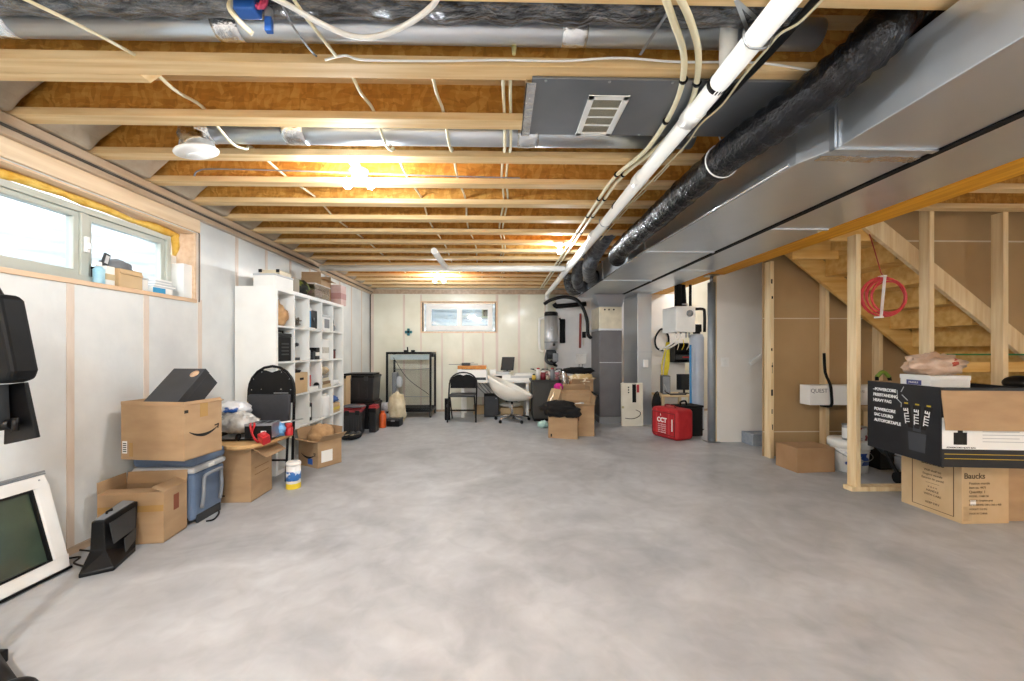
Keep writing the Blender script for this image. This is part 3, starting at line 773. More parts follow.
# blue junction box with wires
p = P(249, 5, 1.42)
jb = thing('junction_box', 'blue plastic junction box with pink wires beside the foil duct', 'junction box', p)
MB().box((-.045, -.02, -.03), (.03, .03, .05)).build('box_shell', BLUE, jb, .006)
MB().tube([(.03, 0, .0), (.055, -.01, -.012), (.06, 0, .03), (.04, 0, .05)], .008, 8, 4).tube([(.03, -.01, -.012), (.045, -.015, -.02), (.055, -.01, .02)], .006, 8, 4).build('pink_wire', M('pink_wire', '#cf4a72', rough=.5), jb)
MB().tube([(-.05, 0, .03), (-.06, -.01, -.02), (-.03, 0, -.06), (.0, .02, -.085)], .009, 8, 5).build('white_wire', CREAM, jb)
p = P(269, 24, 1.45)
cn = thing('hanging_connector', 'grey cable end with a blue connector beside the junction box', 'connector', p)
MB().box((-.012, -.01, -.03), (.012, .01, .022)).build('blue_plug', BLUE, cn, .003)
MB().tube([(0, 0, .02), (0, 0, .09)], .014, 10).build('grey_sleeve', MGREY, cn)
# ================================================================== LEFT SIDE
# ---- padded machine at the left edge
gm = thing('exercise_machine', 'black padded backrest on a steel bracket at the left edge', 'exercise machine', (P(-30, 350, 1.5).x, 1.5, 0))
G0 = gm.location
def loc_poly(pxs, Y): return [P(u, v, Y) - G0 for u, v in pxs]
MB().prism(loc_poly([(-60, 296), (22, 296), (27, 301), (41, 370), (38, 379), (28, 382), (-60, 386)], 1.58), (0, -.09, 0)).build('back_pad', M('black_vinyl', '#0b0c0d', '#111214', 14, rough=.6, spec=.2, bump=.1, bscale=50), gm, .016, 3)
MB().prism(loc_poly([(10, 384), (29, 382), (41, 437), (8, 444)], 1.58), (0, -.015, 0)).build('bracket_plate', BLACK, gm, .003)
MB().prism(loc_poly([(-12, 386), (9, 384), (11, 423), (-12, 425)], 1.545), (0, -.05, 0)).build('bracket_arm', DGREY, gm, .003)
MB().tube([P(-10, 427, 1.535) - G0, P(13, 424, 1.535) - G0], .02, 10).tube([P(15, 418, 1.53) - G0, P(15, 431, 1.53) - G0], .01, 8).build('adjuster_bolt', BLACK, gm)
MB().prism(loc_poly([(-60, 250), (-8, 272), (8, 297), (-60, 297)], 1.57), (0, -.05, 0)).build('upper_pad', BLACK, gm, .01)
MB().box((-.06, .02, .04), (-.02, .07, 1.1)).build('post', BLACK, gm, .006)
fp = P(11, 690, 1.36) - G0
MB().tube([(-.03, .06, .05), (fp.x, fp.y, .05)], .034, 12).build('foot_tube', BLACK, gm)
MB().blob((fp.x, fp.y, .052), (.066, .066, .058), amp=0).build('foot_cap', BLACK, gm)
MB().box((-.3, .03, .0), (.02, .1, .05)).build('base_bar', BLACK, gm, .006)

# ---- window sash leaning on the wall
A, B_ = F(66, 569), F(0, 602)
T = PX(38.5, 471.5, XL + .025)
u = (B_ - A).normalized(); v = (T - A); hv = v.length; v.normalize(); nrm = v.cross(u).normalized()
if nrm.x < 0: nrm = -nrm
ws = thing('spare_window', 'spare white window sash with dark glass leaning on the left wall', 'window sash', A)
mt = Matrix((u, v, nrm)).transposed().to_4x4()
LN = .95
def ring(mb, a0, a1, b0, b1, w, z0, z1):
    for lo, hi in (((a0, b0), (a1, b0 + w)), ((a0, b1 - w), (a1, b1)), ((a0, b0 + w), (a0 + w, b1 - w)), ((a1 - w, b0 + w), (a1, b1 - w))):
        mb.box((lo[0], lo[1], z0), (hi[0], hi[1], z1), mt)
b = MB(); ring(b, 0, LN, 0.012, hv - .022, .062, -.03, .03); b.build('sash_frame', WHITEP, ws, .006)
b = MB(); ring(b, .062, LN - .062, .074, hv - .084, .014, -.026, .02); b.build('gasket', BLACK, ws)
MB().box((.074, .086, -.012), (LN - .074, hv - .096, .008), mt).build('dark_glass', M('dark_window_glass', '#3c4a3e', '#4c5b4d', 3, rough=.04, spec=.9, coat=.6), ws)
MB().box((-.004, hv - .022, -.03), (LN, hv - .014, .03), mt).box((-.004, hv - .012, -.03), (LN, hv, .03), mt).build('top_track', MGREY, ws, .001)
MB().box((-.004, 0, -.032), (LN, .012, .034), mt).build('bottom_seal', BLACK, ws)
MB().box((.03, hv - .05, .03), (.038, hv - .042, .032), mt).build('corner_screw', STEEL, ws)

# ---- black sloped appliance on the floor
hp = [F(78, 579), F(114, 571), F(136, 551), F(96, 556)]
ap = thing('appliance_case', 'black sloped plastic appliance case standing on the floor in front of the open carton', 'appliance', hp[0])
def sub(ps): return [p - hp[0] for p in ps]
base = sub(hp); Ht = .275
top = sub([PZ(91, 522, Ht - .02), PZ(104, 521, Ht - .02), PZ(138, 501, Ht), PZ(122, 500, Ht)])
mid = [top[0] * .8 + base[0] * .2, top[1] * .75 + base[1] * .25]
q0, q1 = top[0].lerp(base[0], .12), top[1].lerp(base[1], .2)
mid0 = Vector((q0.x, q0.y, .1)); mid1 = Vector((q1.x, q1.y, .1))
vs = base + [Vector((base[0].x, base[0].y, .02)), Vector((base[1].x, base[1].y, .02)), Vector((base[2].x, base[2].y, .03)), Vector((base[3].x, base[3].y, .03)), mid0, mid1] + top
MB().add(vs, [(0, 3, 2, 1), (0, 1, 5, 4), (1, 2, 6, 5), (2, 3, 7, 6), (3, 0, 4, 7), (4, 5, 9, 8), (8, 9, 11, 10), (5, 6, 12, 11, 9), (6, 7, 13, 12), (7, 4, 8, 10, 13), (10, 11, 12, 13)]).build('case_body', BLACK, ap, .006)
side = lambda s, t, off=.003: top[1].lerp(top[2], s).lerp(Vector((base[1].lerp(base[2], s).x, base[1].lerp(base[2], s).y, .05)), t) + Vector((off, -off, 0))
MB().add([side(.12, .12), side(.92, .1), side(.92, .62), side(.12, .62)], [(0, 1, 2, 3)]).build('side_panel', DGREY, ap, solid=.004)
MB().add([side(.5, .68), side(.97, .62), side(.97, .9), side(.5, 1.0)], [(0, 1, 2, 3)]).build('lower_door', DGREY, ap, solid=.004)
tp = lambda s, t: top[0].lerp(top[3], s).lerp(top[1].lerp(top[2], s), t) + Vector((0, 0, .003))
MB().add([tp(.05, .15), tp(.95, .15), tp(.95, .85), tp(.05, .85)], [(0, 1, 2, 3)]).build('top_panel', MGREY, ap, solid=.004)
MB().tube([tp(.3, .4), tp(.3, .4) + Vector((0, 0, .012)), tp(.45, .4) + Vector((0, 0, .012)), tp(.45, .4)], .006, 8).build('carry_handle', BLACK, ap)
tube_thing('black_cable', 'black power cord looping on the floor behind the black appliance', 'cord', [F(92, 552) + Vector((0, 0, .006)), F(72, 551) + Vector((0, 0, .006)), F(66, 559) + Vector((0, 0, .006)), F(80, 558) + Vector((0, 0, .006)), F(74, 564) + Vector((0, 0, .006)), F(86, 567) + Vector((0, 0, .006)), F(92, 562) + Vector((0, 0, .006))], .005, BLACK)

# ---- open carton in front of the cooler
loc, rz, w, d = fit((93, 549), (160, 545), (179, 530), 'L'); loc.y += .03
c = carton('open brown carton on the floor in front of the blue cooler', loc, rz, w, d * 1.05, .315, dict(front=4, back=100, left=92, right=25), ratio=.35)
decal(c, 'warning_print', M('brown_ink', '#8a4f38', rough=.9), 'right', w, d * 1.05, -.02, .17, .03, .27)
decal(c, 'seam_tape', TAPE, 'front', w, d * 1.05, -w / 2, .2, w / 2, .24, .0008)

# ---- blue cooler
q = F(193, 527); w, d, rz = .42, .34, R(1); loc = q + Vector((-w / 2, d / 2, 0))
H = .485
co = thing('cooler', 'blue wheeled cooler with a grey handle under the black and brown boxes', 'cooler', loc, rz)
CB = M('cooler_blue', '#5a6d88', '#667a96', 6, rough=.45)
b = MB(); x, y = w / 2, d / 2; k = .9
b.add([(-x*k, -y*k, .02), (x*k, -y*k, .02), (x*k, y*k, .02), (-x*k, y*k, .02), (-x*.97, -y*.97, H * .74), (x*.97, -y*.97, H * .74), (x*.97, y*.97, H * .74), (-x*.97, y*.97, H * .74)], [(0,3,2,1), (4,5,6,7), (0,1,5,4), (1,2,6,5), (2,3,7,6), (3,0,4,7)])
b.build('cooler_body', CB, co, .03, 3)
MB().box((-x, -y, H * .735), (x, y, H * .83)).build('lid_band', LGREY, co, .02, 3)
MB().box((-x * .99, -y * .99, H * .83), (x * .99, y * .99, H)).build('lid', CB, co, .03, 3)
MB().box((-.08, -y + .04, H), (.08, y - .04, H + .012)).build('lid_handle', M('cooler_dark_blue', '#3b4c66', rough=.45), co, .008)
MB().tube([(x, -y * .55, .1), (x + .012, -y * .55, .2), (x + .012, -y * .5, .31), (x + .03, -y * .35, .335), (x + .03, y * .35, .335), (x + .012, y * .5, .31), (x + .012, y * .55, .2), (x, y * .55, .1)], .012, 8, 4).build('pull_handle', MGREY, co)
MB().tube([(x * .6, -y, .035), (x * .6, -y + .03, .035)], .035, 16).build('wheel', BLACK, co)
MB().tube([(x * .6, y - .03, .035), (x * .6, y, .035)], .035, 16).build('wheel', BLACK, co)
MB().box((x - .004, -.03, H * .76), (x + .003, .03, H * .81)).build('badge', WHITEP, co, .002)
MB().box((x * .88, -.12, .0), (x * .95, .12, .06)).build('foot_rail', DGREY, co, .006)
tube_thing('black_cable', 'dark cord lying on the floor beside the blue cooler', 'cord', [F(206, 522) + Vector((0, 0, .006)), F(214, 520) + Vector((0, 0, .006)), F(219, 513) + Vector((0, 0, .006)), F(214, 508) + Vector((0, 0, .006))], .006, BLACK)
# ---- smile carton on the cooler with a black box in it
zc = H + .0135
loc, rz, w, d = fit((121, 459.5), (184, 461.5), (222, 450), 'L', zc)
h = EYE - (405 - 350) / 400 * PZ(184, 461.5, zc).y - zc
c = carton('brown carton with a printed curved arrow sitting on the blue cooler', loc, rz, w, d, h, dict(front=75, back=170, left=95, right=60), ratio=.08)
smile(c, 'right', w, d, -.0, h * .5, d * .74)
decal(c, 'barcode_label', WHITE, 'front', w, d, -w / 2 + .01, .04, -w / 2 + .045, .12)
for k in range(5): decal(c, 'barcode_bar', INK, 'front', w, d, -w / 2 + .015, .05 + k * .013, -w / 2 + .04, .056 + k * .013, .0016)
decal(c, 'clear_tape', TAPE, 'front', w, d, -w / 2 + .06, .02, -w / 2 + .085, .11)
decal(c, 'clear_tape', TAPE, 'right', w, d, -.03, h - .09, .03, h)
decal(c, 'small_label', INK, 'right', w, d, -d / 2 + .002, h - .05, -d / 2 + .03, h - .03)
bl = thing('black_gift_box', 'matt black box with a round beige sticker tilted inside the arrow carton', 'box', P(174, 368.5, 2.9), 0, rot=(R(-46), 0, rz))
MB().box((.0, .045, -.33), (.245, .15, 0)).build('box_body', M('charcoal_card', '#2a2b2e', '#323336', 9, rough=.55), bl, .003)
MB().box((-.002, 0, -.332), (.247, .045, .002)).build('box_lid', M('charcoal_lid', '#2c2d30', '#333437', 9, rough=.5), bl, .003)
MB().lathe([(0, 0), (.03, 0), (.03, .0012), (0, .0012)], (.195, -.0004, -.05), 24, Matrix.Rotation(R(90), 4, 'X')).build('round_sticker', M('beige_sticker', '#d9c3a2', '#c58f6d', 30, rough=.6), bl)

# ---- big carton and rounded tan board (makeshift table)
loc, rz, w, d = fit((224, 503), (251, 502.5), (277, 489), 'L'); w = .46
loc = F(251, 502.5) + Matrix.Rotation(rz, 3, 'Z') @ Vector((-w / 2, d / 2, 0))
zt_ = .441
c = carton('large brown carton holding up the rounded tan board', loc, rz, w, d, zt_, dict(right=215, left=0, back=0), ratio=.5)
decal(c, 'arrow_print', INK, 'front', w, d, .0, .05, .03, .06)
for z in (.2, .255): decal(c, 'print_line', M('faded_ink', '#8b6a45', rough=.9), 'right', w, d, -.1, z, .1, z + .006)
bx = fit((224, 478), (247, 478), (251, 476), 'L', .18)
e = [PZ(227, 447.6, .47), PZ(240, 447.2, .47), PZ(262, 444, .47), PZ(282, 437.5, .47), PZ(300, 430.5, .47)]
pts = spline([Vector(p) for p in e], 5)
yb_ = 3.62
poly = [Vector((XL + .04, e[0].y + .28, .455))] + [Vector((p.x, p.y, .455)) for p in pts] + [Vector((e[-1].x - .02, yb_, .455)), Vector((XL + .04, yb_, .455))]
poly = [p for i, p in enumerate(poly) if p.y <= yb_ + 1e-6]
tb = thing('table_board', 'rounded tan board laid on the large carton under a heap of clutter', 'board', (-2.2, 3.3, .447))
MB().prism([p - tb.location for p in poly], (0, 0, .022)).build('board_top', M('tan_fibreboard', '#c49b63', '#d3ac76', 6, rough=.7), tb, .003)
MB().prism([Vector((p.x * 1.0, p.y, .447)) - tb.location for p in poly], (0, 0, .008)).build('board_edge', M('board_edge', '#a98052', rough=.8), tb)
ZT = .478
# ---- things on the board
def put(u, v, z=ZT): return PZ(u, v, z)
# black perforated power supply box with red cable
loc = P(262, 432, 3.3); loc.z = ZT + .026
ps = thing('power_supply', 'black metal power supply box with red cables on the tan board', 'power supply', loc, R(8))
MB().box((-.1, -.07, 0), (.1, .09, .115)).build('case', BLACKM, ps, .003)
MB().box((.1, -.07, 0), (.103, .09, .115)).build('end_plate', STEEL, ps)
MB().box((-.1, -.0715, .1), (.1, .09, .117)).build('top_plate', MGREY, ps)
for k in range(3): MB().box((-.08 + k * .06, -.05, .117), (-.04 + k * .06, .07, .1185)).build('fan_slot', BLACK, ps)
MB().tube([(-.06, -.05, .118), (-.05, -.085, .1), (-.03, -.09, .03), (.0, -.1, -.01), (.02, -.11, -.02)], .008, 8, 5).tube([(-.04, -.04, .118), (-.02, -.085, .11), (-.035, -.09, .05), (-.01, -.1, .0)], .008, 8, 5).build('red_cable', RED, ps)
MB().box((.02, -.072, .04), (.06, -.07, .06)).build('white_label', WHITE, ps)
# stack under it
sp = put(244, 440); 
lp = thing('laptop', 'closed grey laptop lying under the power supply box', 'laptop', Vector((sp.x - .02, sp.y + .06, ZT)), R(3))
MB().box((-.18, -.09, 0), (.17, .1, .012)).build('laptop_base', BLACK, lp, .003); MB().box((-.18, -.09, .0125), (.17, .1, .024)).build('laptop_lid', MGREY, lp, .003)
# clear plastic heap and blue-white bag
tag(MB().blob(P(239, 423, 3.32), (.14, .12, .085), 4, .35, 2.5, 26, 16).build('plastic_wrapping', M('crumpled_clear_wrap', '#a7a49d', '#c4c2bd', 16, rough=.25, bump=.9, bscale=24, coat=.4)), 'heap of crumpled clear plastic wrapping on the tan board', 'wrapping')
bg = MB().blob(P(233, 408, 3.42), (.14, .1, .055), 9, .3, 2.2, 24, 14).build('plastic_bag', M('blue_white_bag', '#e9eaec', '#2257a5', 5, lo=.56, hi=.6, rough=.35, bump=.6, bscale=14))
tag(bg, 'white and blue plastic bag lying on the clutter left of the black folded chair', 'bag')
tag(MB().tube([(0, 0, 0), (.012, 0, .03), (0, .012, .045), (-.015, .0, .02)], .012, 8, 4).blob((0, 0, .02), (.02, .02, .02)).build('spool', BLACK), 'small dark gadget at the near edge of the tan board', 'gadget').location = put(238, 441)
p = P(264, 433, 3.17); p.z = ZT
rb = thing('red_toy_block', 'bright red plastic block tipped at the edge of the tan board', 'block', p + Vector((0, 0, .042)), rot=(R(16), R(20), R(-30)))
MB().box((-.04, -.03, -.035), (.04, .03, .035)).build('block_body', RED, rb, .006)
MB().box((-.02, -.033, -.012), (.012, -.03, .012)).lathe([(0, .035), (.018, .035), (.018, .041), (0, .041)], (0, 0, 0), 16).build('block_stud', M('light_red', '#d2474a', rough=.4), rb)
p = P(289, 436, 3.48); p.z = ZT
cn = thing('red_canister', 'small red canister standing right of the bright red block', 'canister', p)
MB().lathe([(0, 0), (.03, 0), (.032, .01), (.032, .07), (0, .07)], n=18).build('can_body', RED, cn); MB().lathe([(0, .07), (.026, .07), (.026, .1), (.02, .105), (0, .105)], n=18).build('can_lid', M('pale_red', '#c53a36', rough=.4), cn)
p = P(276, 430, 3.42)
tag(MB().blob(Vector((p.x, p.y, ZT + .06)), (.08, .05, .06), 12, .4, 3).build('blue_pouch', M('light_blue_film', '#3f86c8', '#8fbde2', 12, rough=.3, bump=.6)), 'light blue foil pouch right of the power supply box', 'pouch')
p = P(284, 428, 3.5); sc = thing('scraper', 'white handled tool lying across the right end of the board', 'tool', Vector((p.x, p.y, ZT + .1)), R(20))
MB().bar((-.1, 0, 0), (.05, .02, .01), .025, .012).build('handle', WHITEP, sc, .004); MB().bar((.05, .02, .01), (.14, .06, .02), .04, .004).build('blade', STEEL, sc)
p = P(255, 425, 3.45)
tr = thing('black_tray', 'black shallow plastic tray behind the power supply box', 'tray', Vector((p.x - .05, 3.515, ZT)), R(0))
MB().box((-.22, -.1, 0), (.2, .1, .008)).box((-.22, -.1, .008), (-.212, .1, .04)).box((.192, -.1, .008), (.2, .1, .04)).box((-.212, -.1, .008), (.192, -.092, .04)).box((-.212, .092, .008), (.192, .1, .04)).build('tray_body', BLACK, tr)
MB().box((-.18, -.07, .008), (.15, .07, .03)).build('tray_insert', DGREY, tr, .006)
kb = carton('small tan carton wedged behind the heap left of the folded chair', Vector((P(240, 400, 3.58).x, 3.58, ZT)), R(5), .09, .1, .27, None, CARD2)

# ---- folded black chair standing upright
def chair_common(root, w, z0, z1, tilt):
    """arched tube back with riveted panel"""
    pass
cx = P(269, 400, 3.74).x
fc = thing('folding_chair', 'black padded folding chair folded upright behind the cluttered board', 'chair', (cx, 3.74, 0), rot=(R(-3), 0, R(0)))
w = .21; top = 1.075
arch = [(-w, 0, .01), (-w, 0, top - .24)] + [(-w * math.cos(R(a)), 0, top - .24 + .225 * math.sin(R(a))) for a in (15, 30, 50, 70, 90, 110, 130, 150, 165)] + [(w, 0, top - .24), (w, 0, .01)]
MB().tube(arch, .0125, 10).build('back_frame', BLACK, fc)
iw = w - .012
prof = [(-iw, -.008, .72), (iw, -.008, .72), (iw, -.008, top - .24)] + [(iw * math.cos(R(a)), -.008, top - .24 + .21 * math.sin(R(a))) for a in (15, 30, 50, 64)] + [(.055, -.008, top - .055), (.0, -.008, top - .075), (-.055, -.008, top - .055)] + [(-iw * math.cos(R(a)), -.008, top - .24 + .21 * math.sin(R(a))) for a in (64, 50, 30, 15)] + [(-iw, -.008, top - .24)]
MB().prism(prof, (0, .016, 0)).build('backrest', BLACK, fc)
for x, z in ((-.09, top - .07), (.09, top - .07), (-.165, .94), (.165, .94), (-.18, .84), (-.09, .845), (.09, .845), (.18, .84)):
    MB().lathe([(0, 0), (.006, 0), (.005, .003), (0, .004)], (x, -.008, z), 10, Matrix.Rotation(R(90), 4, 'X')).build('rivet', CHROME, fc)
MB().box((-iw + .006, -.045, .42), (iw - .006, -.012, .80)).build('seat', M('grey_vinyl', '#34353a', '#3c3d42', 12, rough=.5), fc, .014, 3)
MB().box((.03, -.02, .805), (.16, -.012, .815)).build('seat_bracket', STEEL, fc)
for s in (-1, 1): MB().tube([(s * (w - .03), -.05, .01), (s * (w - .03), -.03, .75)], .011, 8).build('leg', BLACK, fc)
MB().tube([(-w + .03, -.045, .2), (w - .03, -.045, .2)], .009, 8).build('crossbar', BLACK, fc)

# ---- wipes canister
p = F(290.5, 489.5)
wc = thing('wipes_canister', 'white canister of wipes with blue label and yellow band on the floor', 'canister', p + Vector((0, .05, 0)))
r = .058
MB().lathe([(0, 0), (r, 0), (r, .2), (0, .2)], n=26).build('canister_body', WHITEP, wc)
MB().lathe([(r + .001, .0), (r + .0015, .001), (r + .0015, .045), (r + .001, .046)], n=26).build('yellow_band', M('yellow_print', '#f0d43a', rough=.5), wc)
MB().lathe([(r + .001, .07), (r + .0018, .071), (r + .0018, .15), (r + .001, .151)], n=26).build('blue_label', M('blue_print', '#2f6fb8', '#dfe9f2', 16, lo=.5, hi=.56, rough=.5), wc)
MB().lathe([(r + .003, .2), (r + .003, .222), (r - .004, .232), (0, .234)], n=26).build('lid', WHITEP, wc)

# ---- open carton with a paper bag in front of the shelf unit
loc, rz, w, d = fit((296, 463), (315, 467.5), (332, 459.5), 'L'); loc += Vector((.05, -.05, 0))
w = max(w, .26)
c = carton('open brown carton with stuffed paper in front of the shelf unit', loc, rz, w, d, .27, dict(front=165, back=95, left=110, right=140), ratio=.42)
smile(c, 'front', w, d, 0, .13, w * .7)
decal(c, 'address_label', WHITE, 'right', w, d, -.1, .05, .03, .17)
decal(c, 'blue_sticker', BLUE, 'front', w, d, -.0, .03, .08, .09)
tag(MB().blob(loc + Vector((0, .03, .29)), (.13, .13, .12), 21, .3, 2.5, 24, 14).build('paper_stuffing', KRAFT), 'crumpled kraft paper stuffed in the open carton by the shelf unit', 'paper')

# ---- white cube shelf unit
SX0, SX1 = XL + .015, -2.145
SY0 = PX(276, 330, SX1).y
PT, TI, OU = .3205, .018, .038
SY1 = SY0 + 2 * OU + 5 * PT - TI
SZ = 2 * OU + 5 * .335 + 4 * TI
sh = thing('cube_shelf', 'tall white five by five cube shelf unit against the left wall', 'shelf unit', ((SX0 + SX1) / 2, SY0, 0))
hx = (SX1 - SX0) / 2; LL = SY1 - SY0
MB().box((-hx, 0, 0), (hx, OU, SZ)).build('side_panel', WHITE, sh, .001); MB().box((-hx, LL - OU, 0), (hx, LL, SZ)).build('side_panel', WHITE, sh, .001)
MB().box((-hx, OU, SZ - OU), (hx, LL - OU, SZ)).build('top_panel', WHITE, sh, .001); MB().box((-hx, OU, 0), (hx, LL - OU, OU)).build('bottom_panel', WHITE, sh, .001)
for k in range(1, 5):
    z = OU + k * .353 - TI; MB().box((-hx, OU, z), (hx, LL - OU, z + TI)).build('shelf', WHITE, sh)
for k in range(1, 5):
    y = OU + k * PT - TI
    for r_ in range(5):
        z = OU + r_ * .353; MB().box((-hx, y, z), (hx - .001, y + TI, z + .335)).build('divider', WHITE, sh)
def cell(r_, c_, fx=.0):   # point on the floor of a cell: row from the top, column from the camera; fx toward the front
    return Vector((SX1 - .13 + fx, SY0 + OU + (c_ - 1) * PT + .15, OU + (5 - r_) * .353 + .002))
def small_box(name, label, cat, p, size, mat, lid=None, rz=0, group=None, band=None):
    o = thing(name, label, cat, p, rz, group); x, y, z = size[0] / 2, size[1] / 2, size[2]
    MB().box((-x, -y, 0), (x, y, z * (.86 if lid else 1))).build('box_body', mat, o, .004)
    if lid: MB().box((-x - .004, -y - .004, z * .86), (x + .004, y + .004, z)).build('lid', lid, o, .004)
    if band: MB().box((-x - .001, -y - .001, z * .3), (x + .001, y + .001, z * .6)).build('label', band, o)
    return o
# row 1
tag(MB().blob(cell(1, 1) + Vector((.02, 0, .1)), (.11, .105, .12), 31, .25, 2.2, 22, 14, flat=-.1).tube([cell(1, 1) + Vector((.0, -.02, .16)), cell(1, 1) + Vector((.0, .0, .27))], [.09, .05], 10).build('paper_bag', KRAFT), 'crumpled brown paper bag in the top shelf cell nearest the camera', 'bag')
b = MB(); random.seed(8)
for k in range(9):
    q = [cell(1, 2) + Vector((random.uniform(-.05, .09), random.uniform(-.1, .1), random.uniform(.02, .14))) for _ in range(5)]; b.tube(q, .008, 6, 4)
tag(b.build('tangled_cable', M('brown_grey_cable', '#5f5548', '#8a7f70', 20, rough=.6)), 'tangle of brownish cables in the second top shelf cell', 'cable')
small_box('blue_box', 'bright blue box beside the black one in a top shelf cell', 'box', cell(1, 3) + Vector((.03, -.11, 0)), (.16, .07, .24), M('bright_blue', '#2b8fd0', rough=.45), WHITE)
o = small_box('black_device', 'black square device standing in the third top shelf cell', 'device', cell(1, 3) + Vector((.05, .06, .015)), (.05, .23, .21), BLACK); MB().lathe([(0, 0), (.03, 0), (.028, .004), (0, .005)], (.026, 0, .1), 18, Matrix.Rotation(R(90), 4, 'Y')).build('dial', DGREY, o)
small_box('white_carton', 'white flat box lying under the blue one in a top shelf cell', 'box', cell(1, 3) + Vector((.1, -.07, 0)), (.05, .15, .014), WHITE)
o = small_box('desk_speaker', 'white rounded speaker in the fourth top shelf cell', 'speaker', cell(1, 4) + Vector((.05, .0, 0)), (.14, .2, .19), WHITEP, LGREY)
MB().box((.068, -.07, .03), (.072, .07, .14)).build('grille', MGREY, o)
hs = thing('headphones', 'dark grey headphones hanging in the last top shelf cell', 'headphones', cell(1, 5) + Vector((.04, -.02, .0)))
MB().tube([(0, -.07, .06), (0, -.075, .15), (0, 0, .22), (0, .075, .15), (0, .07, .06)], .008, 8, 5).build('headband', DGREY, hs)
for s in (-1, 1): MB().blob((0, s * .07, .05), (.035, .022, .045), amp=0).build('ear_cup', MGREY, hs)
# row 2
o = small_box('storage_case', 'black ribbed storage case in the second row cell nearest the camera', 'case', cell(2, 1) + Vector((.04, -.02, 0)), (.17, .24, .28), BLACKM, BLACK)
MB().tube([(.03, -.06, .28), (.03, -.06, .3), (.03, .06, .3), (.03, .06, .28)], .008, 8).build('handle', BLACK, o)
for k in range(4): MB().box((.085, -.07, .06 + k * .035), (.089, .07, .075 + k * .035)).build('rib', DGREY, o)
b = MB().box((-.03, -.05, 0), (.03, .05, .03)).tube([(0, -.02, .03), (0, -.02, .12), (0, .03, .16)], .006, 8, 3).blob((0, .04, .17), (.02, .03, .02))
for v in b.v: v += cell(2, 2) + Vector((.06, -.02, 0))
tag(b.build('webcam', DGREY), 'small dark gadget on a stem in the second row', 'gadget')
bt = thing('spray_bottle', 'white bottle with blue cap in the second row of the shelf', 'bottle', cell(2, 3) + Vector((.06, -.07, .001)))
MB().lathe([(0, 0), (.035, 0), (.037, .01), (.037, .1), (.02, .13), (0, .13)], n=16).build('bottle_body', WHITEP, bt); MB().lathe([(.018, .13), (.02, .165), (0, .17)], n=14).build('cap', BLUE, bt)
small_box('dark_jar', 'short dark jar beside the white bottle', 'jar', cell(2, 3) + Vector((.08, -.005, 0)), (.07, .06, .1), DGREY, BLACK)
small_box('camera_box', 'small black box with white window right of the bottle', 'box', cell(2, 3) + Vector((.07, .1, .0)), (.08, .09, .14), BLACK, None, band=WHITE)
small_box('paper_stack', 'tall white carton with printed panel in the second row', 'box', cell(2, 4) + Vector((.03, .0, 0)), (.15, .2, .24), WHITE, None, band=M('pale_print', '#d3d0c8', '#b9b6b0', 30, rough=.6))
small_box('small_figure', 'little dark red bottle in the last second row cell', 'bottle', cell(2, 5) + Vector((.08, -.05, 0)), (.05, .06, .12), M('dark_red', '#6a2a25', rough=.5), BLACK)
# row 3
o = small_box('lidded_box', 'tan cardboard box with black lid in the third row', 'box', cell(3, 2) + Vector((.03, -.01, 0)), (.2, .27, .22), CARD2, None)
MB().box((.1, -.04, .14), (.102, .04, .165)).build('hand_hole', BLACKM, o); MB().blob((.02, -.03, .235), (.07, .1, .025), 3, .3).build('black_cloth', BLACKF, o)
small_box('red_box', 'bright red small box in the third row', 'box', cell(3, 3) + Vector((.03, -.06, .045)), (.1, .1, .13), RED, None, band=M('pale_red_print', '#d86a60', rough=.6))
small_box('white_tray', 'white flat carton under the red box', 'box', cell(3, 3) + Vector((.05, -.02, 0)), (.14, .22, .044), WHITE, LGREY)
tag(MB().blob(cell(3, 3) + Vector((.09, .1, .04)), (.03, .045, .04), 5, .1).build('black_ball', BLACKM), 'round black object right of the red box', 'ball')
for k, (m_, s_) in enumerate(((M('tan_cover', '#c7b594', rough=.7), 'tan covered'), (M('brown_cover', '#8c7355', rough=.7), 'brown covered'), (M('cream_cover', '#ddd3bd', rough=.7), 'cream covered'), (M('grey_cover', '#8f8c86', rough=.7), 'grey covered'))):
    o = thing('book', s_ + ' book lying in the fourth cell of the third row', 'book', cell(3, 4) + Vector((.05 - k * .006, .01 * (k % 2), .04 * k)), R(3 * k), 'books in the third row')
    MB().box((-.1, -.12, 0), (.07, .12, .005)).box((-.1, -.12, .031), (.07, .12, .036)).box((.066, -.12, .005), (.07, .12, .031)).build('cover', m_, o); MB().box((-.1, -.115, .005), (.066, .115, .031)).build('pages', WHITE, o)
tag(MB().blob(cell(3, 4) + Vector((.04, .02, .21)), (.08, .09, .05), 17, .3).build('bundle', M('tan_cloth', '#b9a482', '#d0bfa1', 12, rough=.9)), 'tan cloth bundle on top of the stacked books', 'cloth')
for k in range(2):
    r_ = thing('paper_roll', ['white paper roll lying in front in the last third row cell', 'white paper roll lying behind in the last third row cell'][k], 'roll', cell(3, 5) + Vector((.06 - k * .07, .03, .035)), group='paper rolls')
    MB().tube([(0, -.155, 0), (0, .1, 0)], .034, 16).build('roll_body', WHITE, r_); MB().tube([(0, -.157, 0), (0, -.153, 0)], .014, 12).build('core_hole', CARDIN, r_)
